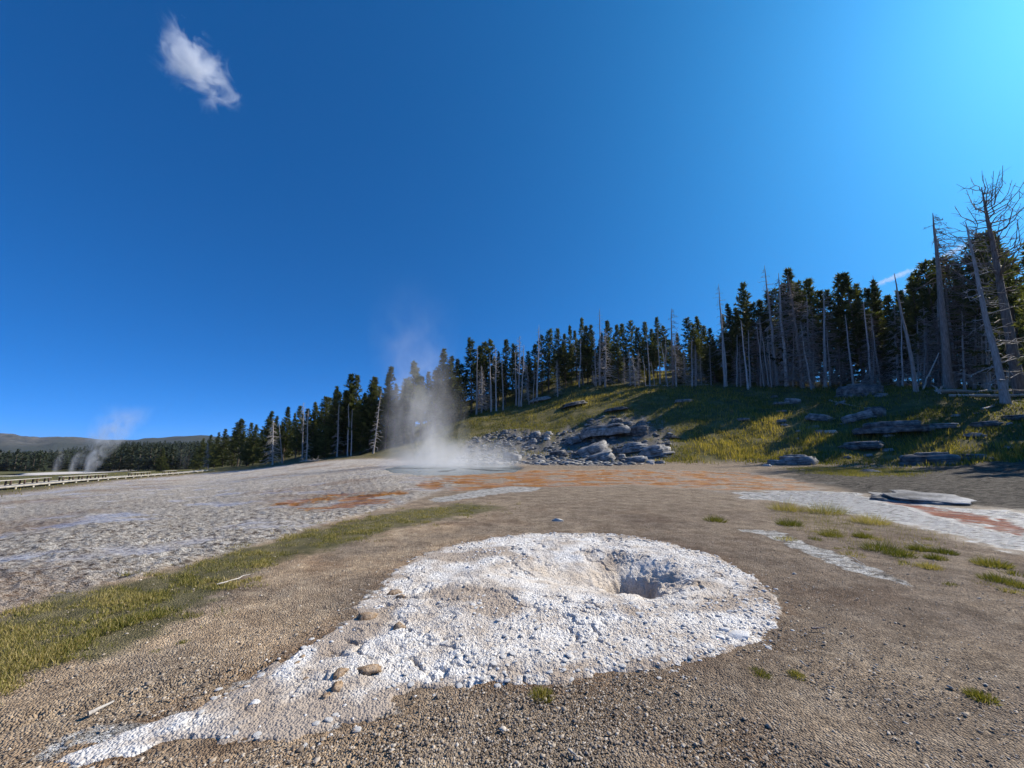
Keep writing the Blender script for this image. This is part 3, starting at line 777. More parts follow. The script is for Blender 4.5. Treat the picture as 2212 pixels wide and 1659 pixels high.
ROCKS = [
 (1108, 997, 46, 27, 'dark pyramid-shaped boulder with a sunlit right face at the pool edge', 'G', 1, (0, .1)),
 (1310, 950, 116, 26, 'broad grey rock sheet at the top of the outcrop above the talus', 'G', 2, (-.2, -.1)),
 (1381, 938, 42, 24, 'dark blocky rock at the upper right end of the outcrop', 'D', 3, (0, 0)),
 (1281, 984, 66, 30, 'slanted grey slab with a bright crest below the rock sheet', 'G', 4, (0, -.35)),
 (1304, 996, 54, 28, 'smooth sloping grey slab leaning against the crested slab', 'G', 5, (0, -.3)),
 (1375, 974, 72, 26, 'grey layered boulder second from the right in the outcrop', 'G', 6, (0, -.15)),
 (1417, 984, 62, 30, 'large layered boulder with white streaks ending the outcrop on the right', 'G', 7, (0, -.2)),
 (1376, 999, 46, 20, 'flat pale slab lying in front of the outcrop boulders', 'G', 8, (0, -.2)),
 (1346, 992, 24, 14, 'small angular stone between the two pale outcrop slabs', 'G', 9, (0, 0)),
 (1334, 980, 22, 18, 'small upright stone wedged in the middle of the outcrop', 'D', 10, (0, 0)),
 (1240, 958, 40, 18, 'low grey ledge at the left end of the outcrop', 'G', 11, (0, -.2)),
 (1205, 985, 44, 16, 'dark blue-grey ledge low on the talus slope', 'D', 12, (0, -.2)),
 (1156, 943, 26, 13, 'streaked slab lying high on the talus slope', 'G', 13, (0, -.25)),
 (1153, 958, 20, 15, 'folded streaky stone below the high talus slab', 'G', 14, (0, .1)),
 (1186, 938, 15, 8, 'small pale stone at the grass edge above the talus', 'P', 15, (0, 0)),
 (1181, 950, 14, 6, 'flat pale stone in the grass right of the talus', 'P', 16, (0, 0)),
 (1123, 950, 12, 8, 'small rounded pale stone on the upper talus', 'P', 17, (0, 0)),
 (1098, 962, 14, 7, 'small grey stone on the left talus', 'G', 18, (0, 0)),
 (1231, 978, 18, 5, 'bright flat chip lying on the dark talus ledge', 'P', 19, (0, 0)),
 (1454, 948, 30, 7, 'thin flat rock half hidden in grass right of the outcrop', 'D', 20, (0, 0)),
 (1428, 1001, 20, 8, 'small grey rock at the foot of the slope near the orange run-off', 'G', 21, (0, 0)),
 (1410, 1003, 12, 6, 'tiny pale rock beside the small grey rock at the slope foot', 'P', 22, (0, 0)),
 (1736, 1004, 62, 36, 'stacked layered boulder standing at the foot of the grassy slope', 'G', 23, (0, -.1)),
 (1683, 1003, 36, 14, 'low grey stone left of the stacked layered boulder', 'G', 24, (0, 0)),
 (1660, 1007, 18, 6, 'small white stone in front of the low grey stone', 'P', 25, (0, 0)),
 (2032, 1000, 104, 35, 'big dark rounded boulder at the foot of the right-hand slope', 'D', 26, (0, -.05)),
 (2122, 992, 62, 18, 'long low dark rock right of the big rounded boulder', 'D', 27, (0, 0)),
 (1878, 970, 76, 19, 'long flat layered rock in the grass above the stream patch', 'D', 28, (0, -.06)),
 (1779, 910, 46, 18, 'tilted striped slab in the shade on the upper slope', 'G', 29, (0, .18)),
 (1866, 906, 60, 20, 'pale slab leaning below the dark root boulder', 'G', 30, (0, -.22)),
 (1900, 901, 34, 34, 'dark rough boulder like a root mass on the upper slope', 'D', 31, (0, 0)),
 (1962, 934, 140, 30, 'longest dark rock ledge across the right-hand slope', 'D', 32, (0, -.05)),
 (2051, 925, 46, 13, 'light flat rock at the right end of the long ledge', 'G', 33, (0, 0)),
 (2139, 920, 44, 13, 'dark slab near the frame edge above the thin pale slab', 'D', 34, (0, -.05)),
 (2118, 943, 36, 12, 'thin pale slab tilted in the grass below the dark slab', 'G', 35, (0, .15)),
 (1715, 872, 34, 15, 'striped rock in shade near the top of the slope', 'G', 36, (0, .1)),
 (1872, 852, 76, 32, 'shadowed rock ledge under the leaning dead trunk', 'D', 37, (0, 0)),
 (1885, 1021, 34, 12, 'small pale rock in the green patch beside the stream', 'G', 38, (0, 0)),
 (2200, 908, 40, 14, 'dark rock cut by the right edge below the fallen logs', 'D', 39, (0, 0)),
 (2022, 1088, 160, 22, 'long flat pale slab lying beside the orange stream', 'G', 40, (.10, .03)),
 (1900, 1080, 30, 9, 'small dark stone in the run-off left of the long slab', 'D', 41, (0, 0)),
 (1165, 868, 50, 10, 'grey ledge at the hill crest beside the tall snag', 'G', 42, (0, -.2)),
 (1240, 880, 60, 9, 'shaded rock band on the upper hill below the pines', 'D', 43, (0, -.2)),
 (1330, 890, 54, 8, 'thin dark rock band in the grass on the upper hill', 'D', 44, (0, -.1)),
 (1480, 868, 40, 8, 'thin grey rock on the dark upper slope under the snags', 'G', 45, (0, 0)),
 (1880, 985, 20, 7, 'small grey stone on the path edge below the flat layered rock', 'G', 46, (0, 0)),
 (1610, 910, 26, 7, 'small pale rock high in the sunlit grass', 'G', 47, (0, 0)),
 (1800, 935, 24, 8, 'white chip of rock in the mid-slope grass', 'P', 48, (0, 0)),
]
MATS = dict(G=M_GREYROCK, D=M_DARKROCK, P=M_PALEROCK)
for (px, row, w, hh, lab, m, sd_, ti_) in ROCKS:
    place_rock('rock', px, row, w, hh, lab, MATS[m], 600 + sd_, tilt=ti_)

# lesser rocks strewn over the slope
ri = 0
for i in range(400):
    if ri >= 46: break
    if i % 2: px, row, lab, grp = random.uniform(1180, 1440), random.uniform(905, 1000), 'lesser broken rock of the outcrop above the pool', 'lesser outcrop rocks'
    else: px, row, lab, grp = random.uniform(1640, 2190), random.uniform(850, 1000), 'lesser rock strewn over the right-hand slope', 'lesser rocks on the right-hand slope'
    if i % 2 and poly_sd(*[np.array([v]) for v in hit(px, row)], ZW['talus'])[0] > .5: continue
    ww = random.uniform(9, 26)
    place_rock('rock', px, row, ww, ww * random.uniform(.28, .6), lab, random.choice([M_GREYROCK, M_DARKROCK, M_GREYROCK]), 1500 + i, tilt=(0, random.uniform(-.3, .15)), group=grp); ri += 1

NEAR_ROCKS = [
 (786, 1466, 64, 26, 'flat orange-tan crust slab on the white tongue', 'T', 1),
 (728, 1476, 40, 20, 'rough tan stone between the tan slab and the dark pit', 'T', 2),
 (722, 1500, 36, 28, 'knobbly tan rock with a black shadow on the white tongue', 'T', 3),
 (700, 1512, 26, 14, 'lowest dark tan stone of the tan cluster', 'T', 4),
 (659, 1475, 15, 6, 'small rust-coloured stone casting a shadow left of the tan cluster', 'T', 5),
 (650, 1424, 15, 8, 'small pinkish stone at the upper edge of the white tongue', 'T', 6),
 (848, 1288, 36, 16, 'tan pitted stone near the upper left of the mound', 'T', 7),
 (863, 1298, 24, 10, 'small orange stone touching the tan pitted stone', 'T', 8),
 (785, 1342, 56, 20, 'broken tan crust block on the left rim of the mound', 'T', 9),
 (858, 1368, 36, 20, 'pale brown lump in the middle of the mound left side', 'T', 10),
 (1597, 1382, 66, 11, 'long smooth white slab near the right rim of the mound', 'W', 11),
 (1556, 1384, 30, 9, 'white block beside the long slab on the right rim', 'W', 12),
 (1568, 1372, 26, 9, 'white stone behind the long slab on the right rim', 'W', 13),
 (1207, 1127, 28, 12, 'lone pale rock on the gravel behind the mound', 'P', 14),
 (1190, 1157, 12, 8, 'small grey-white stone on the far rim of the mound', 'P', 15),
 (1717, 1240, 10, 5, 'tiny white stone on the gravel right of the mound', 'P', 16),
 (640, 1440, 12, 6, 'tiny orange pebble on the gravel left of the tongue', 'T', 17),
 (545, 1530, 30, 8, 'low pale crust piece near the tip of the white tongue', 'W', 18),
 (1660, 1300, 14, 8, 'tan stone set in the right edge of the mound', 'T', 19),
]
NM = dict(T=M_TANROCK, W=M_WHITEROCK, P=M_PALEROCK)
for (px, row, w, hh, lab, m, sd_) in NEAR_ROCKS:
    place_rock('stone', px, row, w * .88, hh * .72, lab, NM[m], 800 + sd_, cat='stone', strata=False, mound_surf=True, rough=.6, boxy=.7, sink=.3, tilt=(.1, -.12))

# talus: uncountable small broken rock on the grey slope
TAL = [pebble_shape(450 + i, ICO1, .55) for i in range(8)]
def rubble(n, zname, smin, smax, seed):
    P = ZW[zname]; lo = P.min(0); hi = P.max(0)
    x = rng.uniform(lo[0], hi[0], n); y = rng.uniform(lo[1], hi[1], n)
    k = (poly_sd(x, y, P) < .4) & (rng.random(n) < sstep(-.5, .2, fbm(x / 2.5, y / 2.5, 3, 77)))
    x, y = x[k], y[k]
    mb = MB()
    for i in range(len(x)):
        s = smin + (smax - smin) * rng.random() ** 3
        V, Fc = TAL[i % 8]; V = V * s * [rng.uniform(.8, 1.6), rng.uniform(.6, 1.1), rng.uniform(.25, .6)]
        rz = rng.uniform(0, 6.28); ca, sa = math.cos(rz), math.sin(rz)
        V = np.stack([V[:, 0] * ca - V[:, 1] * sa, V[:, 0] * sa + V[:, 1] * ca, V[:, 2]], 1) + [x[i], y[i], float(gz(x[i], y[i])) + .15 * s]
        mb.add(V, Fc)
    return mb
o = obj('talus', rubble(3000, 'talus', .08, .5, 3).mesh('talus', M_GREYROCK, False, False)); tag(o, 'grey broken rock rubble on the slope behind the pool', kind='stuff')

# ------------------------------------------------------------------ grass
def blades(x, y, z, h, w, tint, lean=.35, nseg=1):
    n = len(x); a = rng.uniform(0, 6.28, n); la = rng.uniform(0, 6.28, n); ll = lean * h * rng.random(n)
    dx, dy = np.cos(a) * w / 2, np.sin(a) * w / 2
    V = np.stack([np.stack([x - dx, y - dy, z - .01 - 0 * h], 1), np.stack([x + dx, y + dy, z - .01 - 0 * h], 1), np.stack([x + np.cos(la) * ll, y + np.sin(la) * ll, z + h], 1)], 1)
    return V.reshape(-1, 3), np.arange(3 * n).reshape(-1, 3), np.repeat(tint, 3)

def near_grass():
    n = 560000
    P = ZW['grass']; u = rng.random(n)
    rmin, rmax = 3.0, 22.0
    r = 1 / (1 / rmin - u * (1 / rmin - 1 / rmax)); th = np.radians(rng.uniform(-60, 4, n))
    x = r * np.sin(th); y = r * np.cos(th)
    sd = poly_sd(x, y, P) + warped(x, y, 2, .03)
    cl = fbm(x * 2.2, y * 2.2, 3, 601); c2 = fbm(x * .7, y * .7, 3, 602)
    edge = np.clip(-sd / (.05 * r), -1, 1)
    pr = sstep(-.2, 1.5, edge * .7 + cl * 2.2 + 1.1 * c2) * (sd < .07 * r)
    k = rng.random(n) < pr
    x, y, cl, c2 = x[k], y[k], cl[k], c2[k]; m = len(x)
    hgt = (.010 + .026 * rng.random(m)) * (1 + 1.1 * cl)
    ti = np.clip(.55 + .6 * c2 + .3 * cl + .3 * rng.standard_normal(m), 0, 1); hgt = hgt * rng.choice([.7, 1.0, 1.5], m, p=[.5, .4, .1])
    return blades(x, y, gz(x, y) + .012, hgt, np.full(m, .0035) + .003 * rng.random(m) + .0007 * np.hypot(x, y), ti, 1.1)
V, Fc, ti = near_grass()
o = obj('grass', make_mesh('grass', V, Fc, M_GRASS, False, {'tint': ti})); tag(o, 'short green grass strip running along the gravel beside the pale flat', kind='stuff')
print('near grass', len(Fc))

def hill_grass():
    n = 230000
    r = np.exp(rng.uniform(math.log(22), math.log(120), n)); th = np.radians(rng.uniform(-14, 58, n))
    x = r * np.sin(th); y = r * np.cos(th)
    hmk = hillmask(x, y)
    tal = poly_sd(x, y, ZW['talus']); shr = poly_sd(x, y, ZW['shore'])
    c = fbm(x / 4, y / 4, 3, 611); c2 = fbm(x / 14, y / 14, 3, 612)
    pr = hmk * sstep(-.55, .15, c) * np.where(tal < 0, .12, 1) * (shr > -.5)
    k = rng.random(n) < pr
    x, y, c, c2 = x[k], y[k], c[k], c2[k]; m = len(x); r = np.hypot(x, y)
    hgt = (.16 + .34 * rng.random(m)) * (1 + .6 * c) * (.75 + .5 * sstep(-.2, .3, c2))
    straw = np.maximum(1 - sstep(-2, 2, poly_sd(x, y, polyw([(1470, 930), (1560, 890), (1700, 885), (1790, 930), (1740, 985), (1560, 1000), (1480, 985)]))), .7 * (1 - sstep(-2, 2, poly_sd(x, y, polyw([(1150, 880), (1240, 835), (1400, 832), (1420, 850), (1300, 868), (1200, 890)])))))  # straw marks the sunlit patches: sunlight painted in as yellower, taller blades
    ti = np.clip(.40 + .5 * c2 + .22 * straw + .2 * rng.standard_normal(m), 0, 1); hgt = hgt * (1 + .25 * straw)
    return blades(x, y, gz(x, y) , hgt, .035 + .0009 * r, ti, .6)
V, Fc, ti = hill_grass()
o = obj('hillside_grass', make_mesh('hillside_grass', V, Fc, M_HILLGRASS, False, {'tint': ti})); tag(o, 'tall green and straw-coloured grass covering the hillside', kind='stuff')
print('hill grass', len(Fc))

def patch_grass(poly, n, h0, h1, wd, tbias):
    P = polyw(poly); lo = P.min(0); hi = P.max(0)
    x = rng.uniform(lo[0], hi[0], n); y = rng.uniform(lo[1], hi[1], n)
    sd = poly_sd(x, y, P); r = np.hypot(x, y); c = fbm(x / 1.5, y / 1.5, 3, 621)
    k = rng.random(n) < sstep(.03, -.03, sd / r) * sstep(-.6, .1, c)
    x, y, c = x[k], y[k], c[k]; m = len(x)
    return blades(x, y, gz(x, y), h0 + (h1 - h0) * rng.random(m), wd, np.clip(tbias + .3 * c + .2 * rng.standard_normal(m), 0, 1), .6)
V, Fc, ti = patch_grass([(1705, 1012), (1760, 1008), (1880, 1012), (1960, 1012), (2000, 1022), (1960, 1030), (1860, 1032), (1760, 1026)], 24000, .06, .22, .02, .3)
o = obj('streamside_grass', make_mesh('streamside_grass', V, Fc, M_GRASS, False, {'tint': ti})); tag(o, 'bright green grass patch between the boulders and the run-off', kind='stuff')
V, Fc, ti = patch_grass([(-250, 1086), (-250, 1030), (0, 1030), (300, 1018), (450, 1012), (640, 1000), (830, 985), (840, 990), (640, 1004), (450, 1022), (250, 1042), (0, 1074)], 60000, .06, .3, .06, .62)
o = obj('meadow_grass', make_mesh('meadow_grass', V, Fc, M_HILLGRASS, False, {'tint': ti})); tag(o, 'yellowish meadow grass round the boardwalk and the forest foot', kind='stuff')

V, Fc, ti = patch_grass([(1680, 1096), (1790, 1104), (1900, 1128), (2010, 1150), (2040, 1176), (1960, 1200), (1860, 1186), (1760, 1160), (1690, 1140)], 5200, .03, .11, .005, .62)
o = obj('dry_grass', make_mesh('dry_grass', V, Fc, M_GRASS, False, {'tint': ti})); tag(o, 'sparse dry brown grass among the tufts on the right-hand bank', kind='stuff')

# single tufts
def tuft_mesh(seed, n, hmax, spread, tb):
    rr = np.random.default_rng(seed)
    a = rr.uniform(0, 6.28, n); d = spread * np.sqrt(rr.random(n)); x = d * np.cos(a); y = d * np.sin(a)
    h = hmax * (.3 + .7 * rr.random(n)) * (1 - .6 * d / spread)
    w = .003 + .004 * rr.random(n); b = rr.uniform(0, 6.28, n)
    ox, oy = x * .5 + .4 * h * np.cos(b), y * .5 + .4 * h * np.sin(b)
    V = np.stack([np.stack([x - w * np.cos(b), y - w * np.sin(b), 0 * x - .02], 1), np.stack([x + w * np.cos(b), y + w * np.sin(b), 0 * x - .02], 1), np.stack([x + ox, y + oy, h], 1)], 1).reshape(-1, 3)
    return make_mesh('grass_tuft', V, np.arange(3 * n).reshape(-1, 3), M_GRASS, False, {'tint': np.repeat(np.clip(tb + .22 * rr.standard_normal(n), 0, 1), 3)})
TUFTS = [
 (1705, 1134, 44, .25, 'leafy green clump at the left end of the right-hand tufts'), (1795, 1158, 38, .2, 'green clump below the dry reeds on the right'),
 (1761, 1166, 24, .25, 'small round green tuft above the white streak'), (1904, 1190, 62, .15, 'widest dark green clump among the right-hand tufts'),
 (1945, 1202, 44, .2, 'low creeping green clump right of the widest clump'), (1985, 1188, 34, .3, 'green tuft with straw base above the pair of tufts'),
 (2038, 1195, 36, .25, 'rounded green tuft, right one of the close pair'), (2021, 1208, 32, .3, 'green tuft, lower left one of the close pair'),
 (2007, 1228, 34, .75, 'dry yellow tuft below the close pair'), (2142, 1222, 52, .5, 'tall yellowish tuft near the right edge'),
 (2156, 1257, 48, .3, 'dense green tuft below the tall yellowish tuft'), (2200, 1268, 36, .35, 'green tuft cut by the right edge of the picture'),
 (1783, 1108, 70, .8, 'dry straw-coloured grass clump beside the white run-off'), (1881, 1130, 60, .7, 'thin brown reeds on the bank of the run-off'),
 (1699, 1102, 60, .8, 'dry grass clump at the start of the white run-off'), (1545, 1126, 40, .45, 'lone dark tuft on the gravel behind the mound'),
 (1865, 1160, 30, .4, 'small mixed tuft on the brown bank'), (1640, 1460, 34, .35, 'sparse green tuft on the gravel below the mound'), (1170, 1505, 40, .55, 'thin brownish tuft at the near edge of the mound'),
 (396, 1392, 22, .3, 'single green sprig with a shadow on the left gravel'), (336, 1412, 20, .3, 'small green sprig beside the left grass'),
 (1720, 1462, 26, .4, 'faint green tuft on the lower right gravel'), (2120, 1510, 40, .45, 'sparse tuft low on the right gravel'),
]
for i, (px, row, w, tb, lab) in enumerate(TUFTS):
    p = hit(px, row); W = w * p[1] / F
    me = tuft_mesh(900 + i, 420 if w > 25 else 140, W * (.55 if tb < .6 else .6), W * .46, tb)
    tag(obj('grass_tuft', me, None, (p[0], p[1], float(gz(*p)))), lab, 'grass tuft')

LOW_TUFT = [tuft_mesh(960 + i, 90, .05 + .015 * i, .06 + .015 * i, .3 + .13 * i) for i in range(4)]
for i in range(26):
    px, row = random.uniform(1690, 2205), 0
    row = random.uniform(np.interp(px, [1690, 2000, 2205], [1108, 1160, 1215]), np.interp(px, [1690, 2000, 2205], [1165, 1240, 1330]))
    p = hit(px, row)
    tag(obj('grass_tuft', LOW_TUFT[i % 4], None, (p[0], p[1], float(gz(*p))), (0, 0, random.uniform(0, 6.28)), [random.uniform(.7, 1.5)] * 3), 'tiny low grass tuft between the bigger tufts on the right-hand bank', 'grass tuft', 'tiny tufts on the right-hand bank')

# ------------------------------------------------------------------ trees
def pine_mesh(seed, H=16.0, cb=.22, W=1.7, nb=150, k=5, slim=.8, gap=.0):
    rr = np.random.default_rng(seed)
    # trunk
    nz = 9; zt = np.linspace(0, 1, nz)
    wob = np.cumsum(rr.standard_normal((nz, 2)) * .06, 0); wob -= wob[0]
    path = np.column_stack([wob[:, 0], wob[:, 1], zt * H - .35 * (zt == 0)])
    tm = MB(); tm.tube(path, .17 * (1 - zt) ** .8 + .018, 7)
    def axis(z): return np.array([np.interp(z, path[:, 2], path[:, 0]), np.interp(z, path[:, 2], path[:, 1]), z])
    # dead lower limbs on the trunk
    for i in range(26):
        z = rr.uniform(.05, cb + .15) * H; a = rr.uniform(0, 6.28); L = rr.uniform(.5, 1.6)
        p0 = axis(z); d = np.array([math.cos(a), math.sin(a), rr.uniform(-.35, .1)])
        tm.tube(np.array([p0, p0 + d * L * .5, p0 + d * L + [0, 0, -.1 * L]]), [.028, .02, .008], 3)
    V = []; T = []
    lob = rr.uniform(0, 6.28, 3)
    for i in range(nb):
        t = (i + rr.random()) / nb; t = t ** .92
        z = (cb + (1 - cb) * t) * H
        prof = min(1.0, (1 - t) * 1.35 + .02) ** slim * (.62 + .38 * min(1, t * 5 + .25))
        a = i * 2.39996 + rr.uniform(-.5, .5)
        L = W * prof * rr.uniform(.45, 1.25) * (1 + .25 * math.sin(a * 1 + lob[0] + t * 5)) + .12
        if rr.random() < gap + .10: continue
        el = math.radians(-18 + 55 * t + rr.uniform(-10, 10))
        d = np.array([math.cos(a) * math.cos(el), math.sin(a) * math.cos(el), math.sin(el)])
        p0 = axis(z); ncl = max(3, int(L / .17))
        tb = np.clip(.42 + .16 * rr.standard_normal(), 0, 1)
        for c in range(ncl):
            s = (c + .6 + rr.uniform(-.3, .3)) / ncl
            if s < .18 and rr.random() < .6: continue
            p = p0 + d * L * s + np.array([0, 0, .16 * L * s * s]) + rr.standard_normal(3) * .05
            dirs = d[None] * .75 + rr.standard_normal((k, 3)) * .62 + [0, 0, .22]
            dirs /= np.linalg.norm(dirs, axis=1)[:, None]
            ln = rr.uniform(.32, .64, k); side = np.cross(dirs, rr.standard_normal((k, 3))); side /= np.linalg.norm(side, axis=1)[:, None] + 1e-6
            wd = rr.uniform(.05, .095, k)
            q0 = p - dirs * (ln * .25)[:, None]
            mid = p + dirs * (ln * .35)[:, None]
            V.append(np.stack([q0, mid + side * wd[:, None], p + dirs * ln[:, None], mid - side * wd[:, None]], 1).reshape(-1, 3))
            T.append(np.repeat(np.clip(tb + .1 * rr.standard_normal(k) + .18 * (s - .5), 0, 1), 4))
    V = np.concatenate(V); T = np.concatenate(T)
    return tm.mesh('pine_trunk', M_BARK), make_mesh('pine_crown', V, np.arange(len(V)).reshape(-1, 4), M_NEEDLE, False, {'tint': T}), H

PINES = [pine_mesh(1, 16, .12, 2.5, 185, slim=1.0, gap=.06), pine_mesh(2, 16, .26, 2.0, 160, slim=.8, gap=.10), pine_mesh(3, 16, .08, 2.8, 205, slim=1.2, gap=.05), pine_mesh(4, 16, .42, 1.4, 120, slim=.7, gap=.15),
         pine_mesh(5, 16, .18, 2.2, 165, slim=.9, gap=.16), pine_mesh(6, 16, .04, 3.0, 210, slim=1.25, gap=.05), pine_mesh(7, 16, .5, 1.6, 90, slim=.6, gap=.12), pine_mesh(8, 16, .3, 1.7, 130, slim=1.1, gap=.12), pine_mesh(9, 16, .15, 2.4, 150, slim=1.3, gap=.2)]
print('pine tris', [len(p[1].polygons) * 2 for p in PINES])

def pine(x, y, height, var, label, group, name='pine_tree', rz=None, wide=1.0, lean=(0, 0)):
    tm, cm, H = PINES[var]; s = height / H
    e = bpy.data.objects.new(name, None); COL.objects.link(e)
    e.location = (x, y, float(gz(x, y)) - .05); e.scale = (s * wide, s * wide, s); e.rotation_euler = (lean[0], lean[1], random.uniform(0, 6.28) if rz is None else rz)
    e.empty_display_size = .3
    tag(e, label, 'tree', group)
    obj('trunk', tm, e); obj('crown', cm, e)
    return e

TLX = [430, 520, 600, 700, 830, 950, 1130, 1250, 1430, 1600, 1800, 1960, 2165, 2500]
TLY = [165, 120, 96, 80, 73, 82, 87, 90, 83, 75, 66, 59, 51, 47]
def ytl(px): return float(np.interp(px, TLX, TLY))

def pine_group(px):
    if px < 700: return ('dark pine in the forest left of the steam plume', 'pines left of the steam')
    if px < 1010: return ('pine standing behind the drifting steam', 'pines behind the steam')
    if px < 1560: return ('slender pine in the forest on the hill crest', 'pines on the hill crest')
    return ('tall dark pine in the forest above the right-hand slope', 'pines above the right-hand slope')

# skyline trees: column and row of each top as read from the photograph
TOPS = [(432, 948), (447, 940), (462, 935), (480, 928), (501, 911), (512, 906), (533, 914), (546, 918), (574, 890), (590, 900), (611, 880), (638, 878), (655, 884), (673, 871), (695, 858), (704, 860), (719, 836), (735, 846), (747, 809), (762, 812),
        (778, 850), (795, 827), (802, 816), (831, 794), (850, 830), (872, 820), (890, 784), (908, 815), (924, 803), (940, 800), (953, 756), (974, 771), (985, 777), (996, 788), (1018, 733), (1032, 748), (1046, 741), (1058, 735), (1076, 760), (1092, 735), (1114, 744),
        (1130, 770), (1143, 760), (1158, 745), (1172, 725), (1186, 713), (1208, 711), (1222, 722), (1234, 705), (1247, 715), (1259, 688), (1270, 705), (1280, 703), (1302, 720), (1316, 694), (1337, 703), (1349, 701), (1368, 694), (1382, 710), (1400, 697), (1413, 712), (1426, 686), (1440, 705),
        (1470, 722), (1494, 688), (1505, 702), (1517, 686), (1530, 705), (1544, 710), (1575, 680), (1589, 660), (1606, 668), (1625, 613), (1645, 657), (1660, 650), (1678, 633), (1696, 627), (1715, 620), (1736, 582), (1752, 612), (1776, 605), (1800, 630), (1822, 625), (1843, 598), (1869, 590), (1890, 612), (1905, 625),
        (1926, 608), (1950, 640), (1978, 630), (2003, 601), (2025, 590), (2048, 569), (2072, 562), (2096, 557), (2128, 569), (2150, 555), (2178, 515), (2206, 505)]
ORD = 'first second third fourth fifth sixth seventh eighth ninth tenth eleventh twelfth thirteenth fourteenth fifteenth sixteenth seventeenth eighteenth nineteenth'.split()
def ordinal(n):
    if n <= 19: return ORD[n - 1]
    t_ = ['twenty', 'thirty', 'forty'][n // 10 - 2]
    return {'twenty': 'twentieth', 'thirty': 'thirtieth', 'forty': 'fortieth'}[t_] if n % 10 == 0 else t_ + '-' + ORD[n % 10 - 1]
def sky_label(i):
    px, row = TOPS[i]; g = pine_group(px)[1]
    n = sum(1 for t_ in TOPS[:i] if pine_group(t_[0])[1] == g) + 1
    nb_ = [TOPS[k][1] for k in (i - 1, i + 1) if 0 <= k < len(TOPS)]
    look = 'tall' if row < min(nb_) - 8 else ('short' if row > max(nb_) + 8 else 'dark')
    return look + ' pine, ' + ordinal(n) + ' from the left on the skyline ' + {'pines left of the steam': 'left of the steam', 'pines behind the steam': 'behind the steam', 'pines on the hill crest': 'along the hill crest'}.get(g, 'of the right-hand forest')
LIT = [hit(px, row) for px, row in [(1480, 960), (1540, 940), (1600, 950), (1660, 930), (1720, 950), (1560, 985), (1640, 980), (1250, 850), (1330, 845), (1380, 850), (1300, 870), (1180, 900), (1120, 920), (1700, 975)]]
LITZ = [float(gz(*p)) for p in LIT]
def shades(x, y, hgt):
    z0 = float(gz(x, y)); ux, uy = math.sin(SUN_AZ), math.cos(SUN_AZ); n = 0
    for p, zp in zip(LIT, LITZ):
        dx, dy = x - p[0], y - p[1]; t = dx * ux + dy * uy; off = abs(dx * uy - dy * ux)
        if t > 0 and off < 1.8 and zp + t * math.tan(SUN_EL) < z0 + hgt * .85: n += 1
    return n
npine = 0
for i, (px, row) in enumerate(TOPS):
    best = None
    for D_ in (ytl(px) + random.uniform(1, 6), ytl(px) + random.uniform(5, 12), ytl(px) + random.uniform(10, 18)):
        x_, y_ = at_depth(px, D_)
        h_ = min(max(z_of_row(row, D_) - float(gz(x_, y_)), 8), 27)
        n_ = shades(x_, y_, h_)
        if best is None or n_ < best[0]: best = (n_, x_, y_, h_, D_)
    _, x, y, hgt, D = best
    lab, grp = sky_label(i), pine_group(px)[1]
    thin = px in (501, 512, 1018, 1032, 1114, 1186)
    pine(x, y, hgt, 3 if thin else (random.choice([0, 2, 5, 5, 4]) if px < 800 else random.choice([0, 1, 2, 4, 4, 5, 6, 7, 8, 8])), lab, grp, wide=random.uniform(1.15, 1.5) if px < 1000 else random.uniform(.95, 1.3))
    npine += 1
# fill behind and between, tops kept under the skyline
skyx = [t[0] for t in TOPS]; skyr = [t[1] for t in TOPS]
placed = 0
for px in np.arange(425, 2330, 11.5):
    for q_ in range(1):
        p2 = px + random.uniform(-6, 6)
        D = ytl(p2) + random.uniform(1.5, 26)
        x, y = at_depth(p2, D)
        srow = np.interp(p2, skyx, skyr) + random.uniform(14, 60) * (1.0 if p2 > 900 else .6)
        hgt = z_of_row(srow, D) - float(gz(x, y))
        if hgt < 5: continue
        hgt = min(hgt, 24)
        if shades(x, y, hgt): continue
        if p2 > 1560 and random.random() < .6: continue
        lab, grp = pine_group(p2); lab = lab.replace('dark pine', 'pine half hidden').replace('pine standing', 'pine half hidden').replace('slender pine', 'pine half hidden').replace('tall dark pine', 'pine half hidden').replace('tall pine', 'pine'); grp = 'half hidden ' + grp
        pine(x, y, hgt, random.choice([0, 1, 2, 2, 4, 5, 5, 7, 8]), lab, grp, wide=random.uniform(.9, 1.3)); placed += 1
print('pines', npine, placed)
# forest going on to the right, out of the picture: it throws the shade on the slope
for i in range(7):
    th = math.radians(random.uniform(53, 84)); r = random.uniform(62, 110)
    x, y = r * math.sin(th), r * math.cos(th)
    if (project(x, y, 8)[0] < 2215 and y > 0) or shades(x, y, 17): continue
    pine(x, y, random.uniform(13, 20), random.choice([0, 1, 2, 4, 5]), 'pine of the hillside forest beyond the right edge of the picture', 'pines right of the picture', wide=1.1)
# young pines low in front of the left forest
for k, (px, row, hgt) in enumerate([(345, 1012, 8.5), (700, 990, 6), (676, 992, 5), (1245, 815, 3.0), (1400, 828, 2.6), (1470, 832, 2.5)]):
    p = hit(px, row)
    labs = ['lone bushy pine on the plain in front of the far wooded hill', 'young pine at the forest foot left of the steam, taller of two', 'young pine at the forest foot left of the steam, smaller of two', 'low young pine on the crest under the tallest thin snag', 'low bush-like pine on the crest beside the leaning poles', 'low bush-like pine under the dark windswept snag']
    if k == 0: p = np.array(at_depth(px, 150)); hgt = z_of_row(968, 150) - float(gz(*p))
    pine(p[0], p[1], hgt, 5, labs[k], None, wide=1.35)

